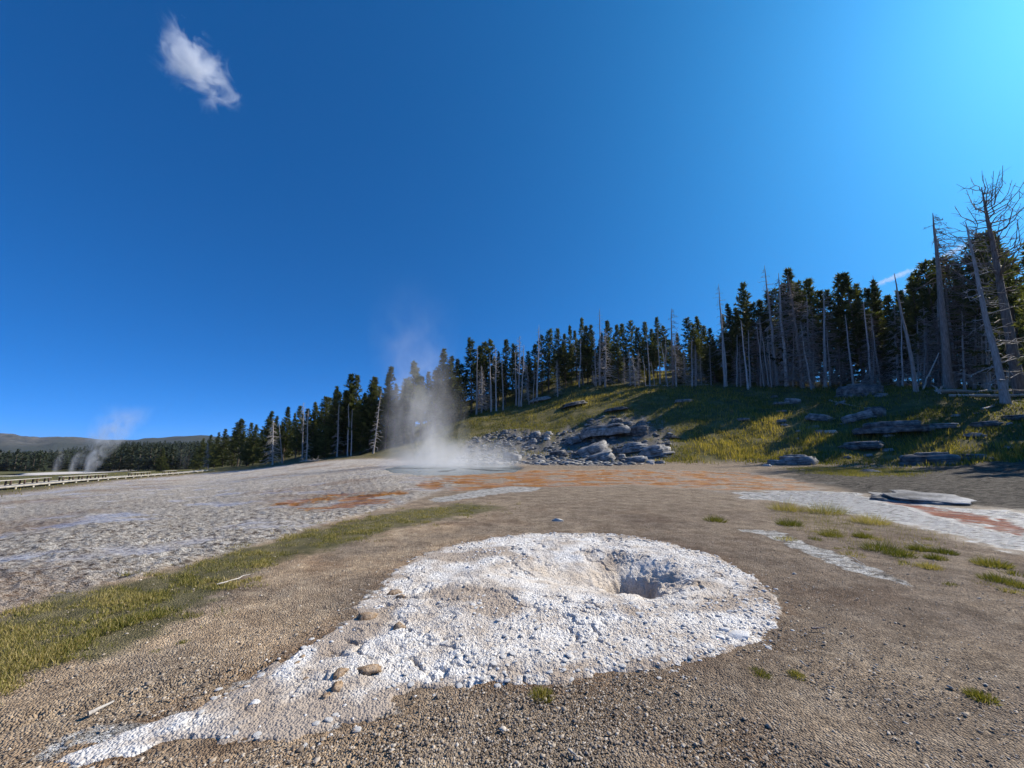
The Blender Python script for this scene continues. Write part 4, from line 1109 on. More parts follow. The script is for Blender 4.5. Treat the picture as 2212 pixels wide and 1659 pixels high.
# ------------------------------------------------------------------ dead standing trees
def snag_mesh(seed, H=18.0, r0=.2, nb=90, L0=2.2, droop=.35, lo=.12, hi=.98, side=None, twig=2, bend=0.0, topbend=0.0, prof=.8, mat=None, curl=0.0, rtop=.03):
    rr = np.random.default_rng(seed)
    nz = 12; zt = np.linspace(0, 1, nz)
    wob = np.cumsum(rr.standard_normal((nz, 2)) * .035, 0); wob -= wob[0]
    path = np.column_stack([wob[:, 0] + bend * zt ** 2 + topbend * np.clip(zt - .8, 0, 1) ** 1.5 * 8, wob[:, 1], zt * H - .5 * (zt == 0)])
    tm = MB(); rad = r0 * (1 - zt) ** .75 + rtop; rad[0] *= 1.35
    tm.tube(path, rad, 8)
    bm_ = MB()
    for i in range(nb):
        t = lo + (hi - lo) * (i + rr.random()) / nb; z = t * H
        p0 = np.array([np.interp(z, path[:, 2], path[:, 0]), np.interp(z, path[:, 2], path[:, 1]), z])
        a = rr.uniform(0, 6.28)
        if side is not None and rr.random() < .75: a = side + rr.uniform(-.8, .8)
        L = L0 * (1 - t) ** prof * rr.uniform(.45, 1.15) + .25
        el = rr.uniform(-.2, .35); d = np.array([math.cos(a) * math.cos(el), math.sin(a) * math.cos(el), math.sin(el)])
        ss = np.linspace(0, 1, 5)[:, None]
        pts = p0 + d * L * ss + np.array([0, 0, -1]) * droop * L * ss ** 2 + np.array([0, 0, 1]) * curl * L * ss ** 3
        pts[1:] += rr.standard_normal((4, 3)) * .045 * L
        rb = min(.075, .024 + .016 * L)
        bm_.tube(pts, rb * (1 - .75 * ss[:, 0]), 3)
        for q in range(twig):
            s = rr.uniform(.35, .95); k = int(s * 4); b0_ = pts[k] + (pts[min(k + 1, 4)] - pts[k]) * (s * 4 - k)
            td = d * .5 + rr.standard_normal(3) * .55 + [0, 0, -.15]; td /= np.linalg.norm(td); tl = L * rr.uniform(.15, .4)
            bm_.tube(np.array([b0_, b0_ + td * tl * .5, b0_ + td * tl + rr.standard_normal(3) * .05 * tl]), [.024, .017, .008], 3)
    return tm.mesh('snag_trunk', mat or M_SNAG), bm_.mesh('snag_branches', mat or M_SNAG), H

SN = {
 'skirt': snag_mesh(11, 12, .17, 140, 3.3, .35, .08, .97, twig=3, prof=.9),
 'pole': snag_mesh(12, 14, .17, 16, .8, .3, .3, .95, twig=1),
 'mid': snag_mesh(13, 14, .16, 60, 1.7, .35, .10, .97, twig=2),
 'tall': snag_mesh(14, 20, .22, 64, 1.9, .35, .2, .98, twig=2, prof=.5),
 'broom': snag_mesh(15, 16, .16, 60, 1.3, -.1, .45, .99, twig=3, prof=.3, curl=.2),
 'dense': snag_mesh(16, 17, .26, 190, 3.6, .25, .06, .93, twig=4, prof=.6, mat=M_SNAGBROWN),
 'densegrey': snag_mesh(17, 16, .22, 150, 2.8, .35, .06, .95, twig=4, prof=.7),
 'right': snag_mesh(18, 20, .30, 90, 3.6, .18, .05, .97, side=.1, twig=3, prof=.45, curl=.1),
 'giant': snag_mesh(19, 22, .40, 150, 4.2, .3, .10, .99, side=-.2, twig=4, prof=.55, mat=M_SNAGBROWN),
 'wind': snag_mesh(20, 15, .18, 60, 1.8, .3, .3, .99, side=0, twig=3, prof=.35, topbend=.25, mat=M_SNAGBROWN),
 'fork': snag_mesh(21, 22, .40, 80, 4.4, -.1, .45, .99, twig=5, prof=.25, curl=.55, mat=M_SNAGBROWN),
 'thin': snag_mesh(22, 10, .09, 22, .9, .3, .2, .97, twig=1),
}
def snag(px, row, tpx, trow, var, label, group=None, depth=None, rz=None):
    if depth is None: p = hit(px, row)
    else: p = np.array(at_depth(px, depth))
    if depth is None and p[1] > ytl(px) - .8: p = np.array(at_depth(px, ytl(px) - random.uniform(.8, 3)))
    z = float(gz(p[0], p[1])); D = p[1]
    zt = z_of_row(trow, D)
    tm, bm_, H = SN[var]
    hgt = max(zt - z, 2.0)
    # sideways lean so that the top falls in its column
    f = D * CP + (zt - EYE) * SP; xt = (tpx - CX) / F * f
    lean = math.atan2(xt - p[0], hgt)
    lean = max(min(lean, .35), -.35)
    s = hgt / math.cos(lean) / H
    e = bpy.data.objects.new('dead_tree', None); COL.objects.link(e); e.empty_display_size = .3
    e.location = (p[0], p[1], z - .05); e.scale = (s, s, s)
    e.rotation_euler = (Matrix.Rotation(lean, 3, 'Y') @ Matrix.Rotation(random.uniform(-.35, .35) if rz is None else rz, 3, 'Z')).to_euler()
    tag(e, label, 'dead tree', group)
    obj('trunk', tm, e); obj('crown', bm_, e)
    return e
SNAGS = [
 (589, 1004, 590, 906, 'skirt', 'bushy grey dead tree, leftmost at the left forest edge'),
 (610, 1001, 602, 908, 'pole', 'bare pole leaning left beside the bushy grey dead tree'),
 (662, 997, 664, 886, 'mid', 'dead tree with short branches between the pole and the brown pair'),
 (728, 981, 730, 869, 'mid', 'dead tree with drooping lower limbs left of the thin pair'),
 (751, 981, 752, 872, 'thin', 'thin dead trunk, left one of the close pair'),
 (758, 978, 761, 883, 'pole', 'thin white trunk, right one of the close pair'),
 (806, 970, 821, 844, 'mid', 'white dead tree leaning right at the left side of the steam'),
 (653, 985, 655, 869, 'broom', 'wispy grey dead top rising above the left forest'),
 (450, 1012, 448, 955, 'skirt', 'small pale dead tree at the far left end of the forest'),
 (1029, 893, 1031, 748, 'pole', 'bare trunk at the left end of the hill crest'),
 (1061, 886, 1058, 766, 'pole', 'white trunk left of the twin trunks on the crest'),
 (1072, 883, 1070, 751, 'broom', 'thin broom-topped snag among the left crest trunks'),
 (1087, 880, 1084, 769, 'pole', 'white bare trunk right of the broom-topped snag'),
 (1115, 871, 1113, 760, 'pole', 'leftmost trunk of the white trio on the crest'),
 (1121, 868, 1122, 725, 'broom', 'tallest, branchy trunk of the white trio on the crest'),
 (1126, 866, 1130, 745, 'thin', 'rightmost trunk of the white trio on the crest'),
 (1143, 868, 1137, 789, 'thin', 'short white pole left of the tall crest snag'),
 (1152, 865, 1153, 795, 'thin', 'short pole standing close to the tall crest snag'),
 (1160, 862, 1164, 701, 'tall', 'tall branchy snag above the left ledge of the crest'),
 (1252, 822, 1253, 733, 'thin', 'slim trunk before the dark pines left of the tallest crest snag'),
 (1288, 807, 1281, 722, 'thin', 'thin trunk leaning left beside the tallest crest snag'),
 (1296, 807, 1295, 666, 'tall', 'tallest thin snag on the middle of the crest'),
 (1307, 813, 1306, 710, 'skirt', 'bushy grey snag right of the tallest crest snag'),
 (1395, 821, 1388, 769, 'thin', 'short leaning pole, first right of the mid-crest pines'),
 (1404, 824, 1398, 725, 'pole', 'leaning pole second right of the mid-crest pines'),
 (1415, 819, 1405, 780, 'thin', 'short leaning pole third right of the mid-crest pines'),
 (1426, 827, 1421, 716, 'pole', 'straight white pole left of the windswept dark snag'),
 (1443, 806, 1426, 739, 'thin', 'strongly leaning thin pole behind the straight white pole'),
 (1454, 821, 1450, 666, 'wind', 'dark windswept snag with ragged crown bent right'),
 (1495, 827, 1492, 730, 'mid', 'white pole with a branchy side right of the windswept snag'),
 (1502, 824, 1500, 745, 'thin', 'thin pole right behind the branchy white pole'),
 (1567, 824, 1552, 613, 'tall', 'tall bright snag where the crest meets the right-hand forest'),
 (1592, 812, 1590, 723, 'thin', 'thin pole right of the tall bright snag'),
 (1616, 840, 1598, 691, 'mid', 'white snag with roots showing lower on the slope'),
 (1651, 816, 1632, 707, 'thin', 'slim trunk leaning left before the brown branchy snags'),
 (1662, 810, 1640, 702, 'thin', 'second slim trunk leaning left before the branchy snags'),
 (1680, 809, 1651, 573, 'tall', 'tallest snag left of the big branchy thicket'),
 (1700, 805, 1684, 590, 'densegrey', 'grey feathery dead tree in the branchy thicket'),
 (1734, 825, 1702, 592, 'dense', 'big brown dead tree with a thicket of drooping branches'),
 (1755, 815, 1745, 640, 'densegrey', 'feathery grey dead tree at the right of the thicket'),
 (1782, 837, 1778, 627, 'right', 'straight white snag with branches curving to the right'),
 (1902, 816, 1877, 678, 'thin', 'thin snag leaning left behind the leaning dead trunk'),
 (1979, 845, 1933, 589, 'pole', 'smooth white pole leaning left at the forest edge'),
 (1994, 825, 1999, 720, 'thin', 'short grey pole behind the smooth white pole'),
 (2049, 832, 2012, 460, 'giant', 'huge dark snag with sweeping branches near the right edge'),
 (2064, 828, 2044, 600, 'pole', 'thick companion trunk beside the huge dark snag'),
 (2172, 872, 2088, 476, 'right', 'pale grey snag with right-hand branches before the fallen logs'),
]
for i, s_ in enumerate(SNAGS):
    snag(*s_)
snag(1909, 780, 1885, 595, 'tall', 'tall grey snag behind, left of the twin poles over the leaning trunk', depth=66)
snag(1917, 780, 1917, 637, 'pole', 'upright grey pole behind the leaning dead trunk', depth=65)
snag(2208, 850, 2124, 402, 'fork', 'brown giant with a forked bare top at the right edge', depth=44)
# more grey stems mixed into the forest front
for i in range(70):
    px = random.choice([random.uniform(1020, 1560), random.uniform(1560, 2150), random.uniform(1560, 1820), random.uniform(1800, 2200)])
    D = ytl(px) + random.uniform(-2.5, 3)
    x, y = at_depth(px, D); z = float(gz(x, y))
    hgt = random.uniform(5, 11) if px < 1560 else random.uniform(5, 14)
    row = project(x, y, z + hgt)[1]; b_ = project(x, y, z)[1]
    snag(px, b_, px + random.uniform(-10, 4), row, random.choice(['thin', 'mid', 'skirt', 'densegrey', 'densegrey', 'broom', 'thin'] if px < 1560 else ['thin', 'mid', 'densegrey', 'densegrey', 'dense', 'skirt']),
         'grey dead stem mixed among the pines on the hill crest' if px < 1560 else 'grey dead stem in the tangle of the right-hand forest',
         'dead stems on the crest' if px < 1560 else 'dead stems in the right-hand forest', depth=D)
# tall pale stems standing in front of the right-hand forest
for i in range(13):
    px = 1570 + i * 47 + random.uniform(-16, 16); D = ytl(px) + random.uniform(-3, 0)
    x, y = at_depth(px, D); z = float(gz(x, y)); hgt = random.uniform(9, 16)
    snag(px, project(x, y, z)[1], px - random.uniform(2, 22), project(x, y, z + hgt)[1], ['pole', 'mid', 'tall', 'thin', 'densegrey'][i % 5],
         'tall pale dead stem, ' + ordinal(i + 1) + ' from the left before the right-hand forest', 'tall pale stems before the right-hand forest', depth=D)
# live boughs on the right of the forked giant
pv = at_depth(2226, 47)
pine(pv[0], pv[1], 22, 8, 'tall pine with dark boughs cut by the right edge', None, wide=.95)

# fallen and leaning logs
def ghit(px, row):
    p = hit(px, row)
    return np.array(at_depth(px, ytl(px) - 1.2)) if p[1] > ytl(px) - 1 else p
def log(name, a, b, r0, r1, label, cat='log', lift_a=0.0, lift_b=0.0, branches=8, seed=0, root=False, za=None, zb=None):
    rr = np.random.default_rng(seed)
    A = np.array([a[0], a[1], float(gz(*a)) + r0 * .7 + lift_a]); B = np.array([b[0], b[1], float(gz(*b)) + r1 * .7 + lift_b])
    if zb is not None: B[2] = zb
    e = bpy.data.objects.new(name, None); COL.objects.link(e); e.location = A
    tag(e, label, cat)
    n = 8; s = np.linspace(0, 1, n)[:, None]; L = np.linalg.norm(B - A)
    path = (B - A) * s; path[1:-1] += rr.standard_normal((n - 2, 3)) * .006 * L
    mb = MB(); mb.tube(path, r0 + (r1 - r0) * s[:, 0], 8); obj('trunk', mb.mesh('log_trunk', M_LOG), e)
    mb = MB()
    for i in range(branches):
        t = rr.uniform(.1, .97); p0 = (B - A) * t; d = rr.standard_normal(3); d[2] = abs(d[2]) * .8; d /= np.linalg.norm(d); l = rr.uniform(.3, 1.4)
        mb.tube(np.array([p0, p0 + d * l * .5, p0 + d * l - [0, 0, .15 * l]]), [.03, .02, .008], 3)
    obj('crown', mb.mesh('log_branches', M_LOG), e)
    if root:
        mb = MB()
        for i in range(12):
            an = rr.uniform(0, 6.28); d = np.array([rr.uniform(-.5, .1), math.cos(an), math.sin(an)]); l = rr.uniform(.4, 1.1)
            mb.tube(np.array([[0, 0, 0], d * l * .6, d * l + rr.standard_normal(3) * .1]), [r0 * .5, r0 * .3, .03], 5)
        obj('root_plate', mb.mesh('log_roots', M_LOG), e)
    return e
a = ghit(1858, 826); D = a[1]
f = D * CP + (z_of_row(678, D) - EYE) * SP
b = ((1994 - CX) / F * (f + 1), D + 1.0)
log('leaning_trunk', a, b, .26, .12, 'long dead trunk leaning diagonally across the right-hand forest', 'dead tree', branches=30, seed=1, zb=z_of_row(678, D))
a = ghit(1994, 842); b = ((2032 - CX) / F * a[1] * 1.03, a[1] + .3)
log('leaning_trunk', a, b, .10, .05, 'short thin trunk leaning right beside the smooth white pole', 'dead tree', branches=5, seed=2, zb=z_of_row(761, a[1]))
a = ghit(1981, 828); b = ((2002 - CX) / F * a[1] * 1.02, a[1] + .3)
log('leaning_trunk', a, b, .09, .05, 'shorter of the two thin trunks leaning right by the white pole', 'dead tree', branches=4, seed=3, zb=z_of_row(771, a[1]))
log('fallen_log', ghit(2030, 850), ghit(2216, 848), .26, .2, 'upper pale fallen log with upturned roots near the right edge', branches=4, seed=4, root=True)
log('fallen_log', ghit(2050, 858), ghit(2216, 856), .2, .16, 'lower pale fallen log lying parallel below the rooted log', branches=3, seed=5)
log('fallen_log', ghit(1792, 866), ghit(1878, 886), .13, .07, 'thin grey log lying downhill towards the dark root boulder', branches=6, seed=6)
log('fallen_log', ghit(1395, 822), ghit(1530, 818), .15, .08, 'long pale log lying along the crest behind the poles', branches=30, seed=7, lift_a=.2, lift_b=.3)
log('fallen_log', ghit(1510, 838), ghit(1540, 822), .08, .05, 'curved pale branch lying below the branchy white pole', branches=4, seed=8)
log('fallen_log', ghit(1250, 846), ghit(1285, 832), .09, .05, 'pale log lying in the yellow grass of the upper hill', branches=3, seed=9)
log('fallen_log', ghit(2120, 885), ghit(2190, 868), .10, .06, 'thin log resting at the base of the pale grey snag', branches=5, seed=10)
log('fallen_log', ghit(1690, 828), ghit(1760, 822), .1, .05, 'tangled bleached deadfall under the brown thicket', branches=36, seed=11, lift_a=.3, lift_b=.6)
log('fallen_log', ghit(1830, 826), ghit(1900, 822), .1, .05, 'heap of bleached branches left of the leaning trunk foot', branches=40, seed=12, lift_a=.3, lift_b=.7)
log('fallen_log', ghit(648, 1000), ghit(690, 997), .10, .05, 'bleached deadfall at the foot of the left forest', branches=26, seed=13, lift_a=.2, lift_b=.2)

# ------------------------------------------------------------------ far country on the left
def simple_tree(rr, h):
    V = []; T = []; n = 46
    w = h * rr.uniform(.10, .15)
    for i in range(n):
        t = (i + rr.random()) / n; z = h * (.08 + .9 * t); rad = w * (1 - t) ** .8 + .05 * h * .3
        a = rr.uniform(0, 6.28); p = np.array([math.cos(a) * rad * .35, math.sin(a) * rad * .35, z])
        d = np.array([math.cos(a), math.sin(a), rr.uniform(-.3, .5)]); l = rad * 1.0 + .03 * h
        side = np.array([-math.sin(a), math.cos(a), 0]) * l * .45
        V += [p - side + [0, 0, -.03 * h], p + side, p + d * l + [0, 0, .05 * h]]
        T += [np.clip(.4 + .2 * rr.standard_normal(), 0, 1)] * 3
    V.append([0, 0, h * .9]); V.append([.04 * h, 0, h * .9]); V.append([0, .0, h * 1.02]); T += [.4] * 3
    return np.array(V, float), np.array(T)
rr = np.random.default_rng(77)
FT = [simple_tree(rr, 15.0) for _ in range(6)]
FT_ME = [make_mesh('far_pine_crown', V, np.arange(len(V)).reshape(-1, 3), M_FARNEEDLE, False, {'tint': T}) for V, T in FT]
tb_ = MB(); tb_.tube(np.array([[0, 0, -.5], [0, 0, 6], [0, 0, 13.5]]), [.22, .15, .04], 5)
FT_TR = tb_.mesh('far_pine_trunk', M_BARK)
sites = []
for i in range(2600):
    u = rr.random()
    px = rr.uniform(-260, 470); D = math.exp(rr.uniform(math.log(235), math.log(1050)))
    if px < 215 and D > 420 and rr.random() < .75: continue
    if 120 < px < 225 and D < 270: continue
    x, y = (px - CX) / F * D, D
    sites.append((D, x, y, rr.uniform(.75, 1.25) * (.8 if px < 215 else .9)))
sites.sort()
mb = MB(); n_ind = 0
for k, (D, x, y, s) in enumerate(sites):
    z = float(gz(x, y)) - .3
    if n_ind < 48 and -150 < project(x, y, z)[0] < 460:
        e = bpy.data.objects.new('pine_tree', None); COL.objects.link(e); e.location = (x, y, z); e.scale = (s * 1.25, s * 1.25, s); e.rotation_euler = (0, 0, rr.uniform(0, 6.28))
        left = project(x, y, z)[0] < 215
        tag(e, 'far-off pine at the near edge of the woods on the distant left plain' if left else 'far-off pine at the near edge of the wooded hill left of the forest', 'tree', 'pines at the edge of the left plain' if left else 'pines at the edge of the far wooded hill')
        obj('trunk', FT_TR, e); obj('crown', FT_ME[k % 6], e); n_ind += 1
    else:
        V, T = FT[k % 6]; a = rr.uniform(0, 6.28); ca, sa = math.cos(a), math.sin(a)
        V = np.stack([(V[:, 0] * ca - V[:, 1] * sa) * 1.3, (V[:, 0] * sa + V[:, 1] * ca) * 1.3, V[:, 2]], 1) * s + [x, y, z]
        mb.add(V, np.arange(len(V)).reshape(-1, 3), T)
tag(obj('far_forest', mb.mesh('far_forest', M_FARNEEDLE, False)), 'dense dark conifer forest covering the low hill far behind the boardwalk', kind='stuff')

# distant hills
def hill_mesh():
    pxs = np.linspace(-560, 1000, 260)
    prof = np.interp(pxs, [-900, -400, -100, 0, 30, 60, 90, 130, 180, 230, 300, 380, 430, 520, 700, 1000], [905, 915, 930, 937, 938, 945, 947, 945, 949, 951, 950, 944, 942, 947, 960, 985])
    nd = 46; V = []
    for j in range(nd):
        t = j / (nd - 1); D = 1900 + 2600 * t
        zt = np.array([z_of_row(r_, 3400) for r_ in prof])
        rise = sstep(0, .58, np.full(len(pxs), t)) * (1 - .4 * sstep(.6, 1.0, np.full(len(pxs), t)))
        x = (pxs - CX) / F * D
        n = fbm(x / 420, np.full(len(pxs), D) / 420, 4, 700)
        z = -25 + (zt + 25) * rise + n * 60 * sstep(.05, .3, np.full(len(pxs), t)) * (1 - sstep(.4, .58, np.full(len(pxs), t)) * .8)
        V.append(np.stack([x, np.full(len(pxs), D), z], 1))
    V = np.concatenate(V); w = len(pxs)
    i = np.arange(nd - 1)[:, None] * w; j = np.arange(w - 1)[None, :]
    q = np.stack([i + j, i + j + 1, i + w + j + 1, i + w + j], -1).reshape(-1, 4)
    t = NT('far_hill_cover'); P = t.pos()
    n1 = t.noise(.008, 6, .7, vec=P); n2 = t.noise(.04, 5, .7, vec=P)
    c = t.ramp(t.math('ADD', t.math('MULTIPLY', n1, .6), t.math('MULTIPLY', n2, .4)), [(.41, (.03, .036, .03)), (.47, (.055, .055, .046)), (.52, (.13, .112, .092)), (.6, (.19, .165, .14))])
    xs = t.sep(P)[0]
    fade = t.new('ShaderNodeMapRange'); t.l.new(xs, fade.inputs[0]); fade.inputs[1].default_value = -3900; fade.inputs[2].default_value = -3000
    c = t.mix(fade.outputs[0], c, t.ramp(n2, [(.3, (.022, .03, .022)), (.7, (.045, .05, .035))]))
    m = t.done(t.bsdf(c, .95, .1, t.bump(n2, .8, 14)))
    return make_mesh('hills', V, q, m)
tag(obj('hills', hill_mesh()), kind='structure')

# far pale sinter shelf beyond the meadow (left)
def far_shelf():
    pts = polyw([(-260, 1034), (0, 1031), (120, 1026), (215, 1022), (300, 1017), (280, 1015), (200, 1018), (100, 1021), (0, 1025), (-260, 1026)])
    c = pts.mean(0); n = len(pts)
    V = [(c[0], c[1], float(gz(*c)) + .5)] + [(p[0], p[1], float(gz(*p)) + .12) for p in pts]
    return make_mesh('pale_terrace', V, [(0, 1 + (i + 1) % n, 1 + i) for i in range(n)], M_PALEROCK)

tag(obj('pale_terrace', far_shelf()), 'thin white sinter shelf on the far left plain', kind='structure')

# ------------------------------------------------------------------ boardwalk and benches
t = NT('sun_bleached_plank'); P = t.objco()
M_PLANK = t.done(t.bsdf(t.ramp(t.noise(1.5, 5, .6, vec=P), [(.3, (.36, .335, .29)), (.7, (.52, .49, .43))]), .85, .25))
t = NT('dark_brown_timber'); P = t.objco()
M_TIMBER = t.done(t.bsdf(t.ramp(t.noise(3, 4, vec=P), [(.3, (.07, .045, .035)), (.7, (.13, .085, .065))]), .85, .2))
WA = np.array(at_depth(-120, 30.5)); WB = np.array(at_depth(462, 104))
def walk_pt(s):
    p = WA + (WB - WA) * s
    nrm = np.array([-(WB - WA)[1], (WB - WA)[0]]); nrm /= np.linalg.norm(nrm)
    return p + nrm * 1.6 * math.sin(s * math.pi) , nrm
walk = bpy.data.objects.new('boardwalk', None); COL.objects.link(walk); tag(walk, 'long low wooden boardwalk with a white edge crossing the left meadow', 'boardwalk')
NSEG = 56
deck = MB(); edge = MB(); back = MB()
Wd = 2.4
ps = [walk_pt(i / NSEG) for i in range(NSEG + 1)]
side = -1 if np.dot(ps[0][1], -ps[0][0]) > 0 else 1      # away from the camera
def dz(i): return float(gz(ps[i][0][0], ps[i][0][1])) + .26
zsm = np.array([dz(i) for i in range(NSEG + 1)]); zsm = np.convolve(np.pad(zsm, 4, mode='edge'), np.ones(9) / 9, 'valid')
for i in range(NSEG):
    a, n0 = ps[i]; b, n1 = ps[i + 1]; a2 = a + n0 * side * Wd; b2 = b + n1 * side * Wd
    for (m_, o0, o1, zt, zb_) in ((deck, .06, Wd - .06, .0, -.06), (edge, 0, .09, .06, -.08), (back, Wd - .09, Wd, .06, -.08)):
        c = [np.append(a + n0 * side * o0, zsm[i]), np.append(b + n1 * side * o0, zsm[i + 1]), np.append(b + n1 * side * o1, zsm[i + 1]), np.append(a + n0 * side * o1, zsm[i])]
        V = [p_ + [0, 0, zt] for p_ in c] + [p_ + [0, 0, zb_] for p_ in c]
        m_.add(V, [(0, 1, 2, 3), (7, 6, 5, 4), (0, 4, 5, 1), (1, 5, 6, 2), (2, 6, 7, 3), (3, 7, 4, 0)])
obj('deck', deck.mesh('deck', M_PLANK, False), walk); obj('edge_board', edge.mesh('edge_board', M_PLANK, False), walk); obj('edge_board', back.mesh('edge_board', M_PLANK, False), walk)
pmb = MB(); pmb.box((0, 0, -.12), (.12, .12, .3)); pm_ = pmb.mesh('support_post', M_PLANK, False)
for i in range(0, NSEG + 1, 2):
    a, n0 = ps[i]; g = a + n0 * side * .0
    obj('support_post', pm_, walk, (g[0], g[1], zsm[i] - .13))
def bench(s0, s1, off, label):
    a, n0 = walk_pt(s0); b, n1 = walk_pt(s1)
    za_ = float(np.interp(s0 * NSEG, range(NSEG + 1), zsm)); zb_ = float(np.interp(s1 * NSEG, range(NSEG + 1), zsm))
    A = np.append(a + n0 * side * off, za_); B = np.append(b + n1 * side * off, zb_)
    e = bpy.data.objects.new('bench', None); COL.objects.link(e); e.location = A; tag(e, label, 'bench', 'benches along the boardwalk')
    d = B - A; L = np.linalg.norm(d); rz = math.atan2(d[1], d[0]); pit = -math.atan2(d[2], math.hypot(d[0], d[1]))
    e.rotation_euler = (0, pit, rz)
    for k in (-.13, .13):
        m1 = MB(); m1.box((L / 2, k, .47), (L, .22, .07)); obj('seat_plank', m1.mesh('seat_plank', M_PLANK, False), e)
    nl = max(2, int(L / 2.4) + 1)
    for k in range(nl):
        for q in (-.17, .17):
            m1 = MB(); m1.box((.35 + (L - .7) * k / (nl - 1), q, .22), (.14, .10, .43)); obj('leg', m1.mesh('leg', M_TIMBER, False), e)
bench(.06, .24, 2.1, 'nearest long bench on the boardwalk, cut by the left edge')
bench(.27, .42, 2.1, 'second bench along the boardwalk from the left')
bench(.52, .62, 2.1, 'third bench along the boardwalk from the left')
bench(.70, .78, 2.1, 'farthest bench along the boardwalk')

# ------------------------------------------------------------------ sticks on the ground
def stick(px0, r0, px1, r1, rad, label, mat=M_LOG, on_mound=False):
    a = hit(px0, r0); b = hit(px1, r1); zf = mound_z if on_mound else (lambda *p: float(gz(*p)))
    n = 6; s = np.linspace(0, 1, n)[:, None]; A = np.array([*a, zf(*a) + rad + .02]); B = np.array([*b, zf(*b) + rad + .02])
    path = (B - A) * s; L = np.linalg.norm(B - A); path[1:-1] += rng.standard_normal((n - 2, 3)) * [.03 * L, .03 * L, .004 * L]
    m = MB(); m.tube(path, rad * (1 - .6 * s[:, 0]), 5); tag(obj('stick', m.mesh('stick', mat), None, A), label, 'stick')
stick(468, 1268, 540, 1246, .012, 'thin pale stick lying at the edge of the left grass')
stick(188, 1556, 244, 1528, .016, 'flat pale splinter of wood beside the lower left rill')
stick(1754, 1364, 1782, 1364, .010, 'short reddish twig on the gravel right of the mound', M_SNAGBROWN)
stick(1730, 1436, 1750, 1452, .007, 'white sliver of wood on the lower right gravel')
stick(1228, 1630, 1250, 1650, .007, 'small grey twig near the bottom edge of the picture')
stick(1842, 1208, 1870, 1226, .008, 'fine straw stalk on the white streak', M_LOG)
stick(1976, 1172, 2000, 1186, .008, 'dry stalk lying among the right-hand tufts')

# ------------------------------------------------------------------ steam, cloud
def volume_mat(name, build, color=(.99, .99, .995), aniso=.2):
    t = NT(name)
    d = build(t)
    pv_ = t.new('ShaderNodeVolumePrincipled'); pv_.inputs['Color'].default_value = (*color, 1); pv_.inputs['Anisotropy'].default_value = aniso
    t.put(pv_.inputs['Density'], d)
    t.l.new(pv_.outputs[0], t.out.inputs['Volume'])
    return t.m

def plume_shape(h, r0, r1, lean, bend, n=10, sides=14, bottom=0.0):
    """bent tube that encloses the vapour; lean and bend give the drift of its axis in x"""
    mb = MB(); zt = np.linspace(0, 1, n)
    V = []
    for z in zt:
        r = r0 + (r1 - r0) * z ** .8; c = lean * z * h + bend * z * z * h
        for k in range(sides):
            a = k * 2 * math.pi / sides; V.append((c + r * math.cos(a), r * math.sin(a), z * h + bottom))
    V = np.array(V); Fq = []
    for i in range(n - 1):
        for k in range(sides):
            k2 = (k + 1) % sides; Fq.append((i * sides + k, i * sides + k2, (i + 1) * sides + k2, (i + 1) * sides + k))
    V = np.vstack([V, [(0, 0, bottom)], [(lean * h + bend * h, 0, h + bottom)]])
    nb_ = len(V)
    me = bpy.data.meshes.new('vapour')
    faces = [tuple(f) for f in Fq] + [(nb_ - 2, (k + 1) % sides, k) for k in range(sides)] + [(nb_ - 1, (n - 1) * sides + k, (n - 1) * sides + (k + 1) % sides) for k in range(sides)]
    me.from_pydata([tuple(v) for v in V], [], faces); me.update()
    return me

def plume(name, loc, h, r0, r1, lean, bend, dens, nscale, label, seed, topfade=.35, rz=0.0, thresh=.42, cat='steam'):
    def build(t):
        P = t.objco(); X, Y, Zz = t.sep(P)
        zt = t.math('DIVIDE', Zz, h, clamp=True)
        ax = t.math('ADD', t.math('MULTIPLY', zt, lean * h), t.math('MULTIPLY', t.math('MULTIPLY', zt, zt), bend * h))
        rad = t.math('ADD', r0, t.math('MULTIPLY', t.math('POWER', zt, .8), r1 - r0))
        dx = t.math('SUBTRACT', X, ax)
        wv = t.noise(nscale * .5, 3, .5, vec=P)
        dx = t.math('ADD', dx, t.math('MULTIPLY', t.math('SUBTRACT', wv, .5), t.math('MULTIPLY', rad, 1.1)))
        d2 = t.math('SQRT', t.math('ADD', t.math('MULTIPLY', dx, dx), t.math('MULTIPLY', Y, Y)))
        e = t.math('SUBTRACT', 1.0, t.math('DIVIDE', d2, rad), clamp=True)
        n = t.noise(nscale, 5, .6, vec=t.mapping(P, (1, 1, .6)), dist=.6)
        nn = t.new('ShaderNodeMapRange'); t.l.new(n, nn.inputs[0]); nn.inputs[1].default_value = thresh; nn.inputs[2].default_value = .68
        fade = t.math('POWER', t.math('SUBTRACT', 1.0, zt, clamp=True), topfade * 4)
        v = t.math('MULTIPLY', t.math('POWER', e, 1.3), nn.outputs[0])
        return t.math('MULTIPLY', t.math('MULTIPLY', v, fade), dens)
    me = plume_shape(h, r0, r1, lean, bend); me.materials.append(volume_mat(name + '_vapour', build))
    o = obj(name, me, None, loc, (0, 0, rz)); tag(o, label, cat)
    return o
pz = wz
c = at_depth(925, 42)
plume('steam_plume', (c[0], c[1], pz), 24.0, 5.0, 5.6, -.12, -.02, .62, .5, 'white steam plume rising from the hot spring pool', 1, topfade=.7, thresh=.39)
c = at_depth(985, 39)
plume('steam_mist', (c[0], c[1], pz), 3.0, 8.5, 10.0, .1, 0, .5, .35, 'low mist spreading over the hot spring pool', 2, topfade=.4, thresh=.3)
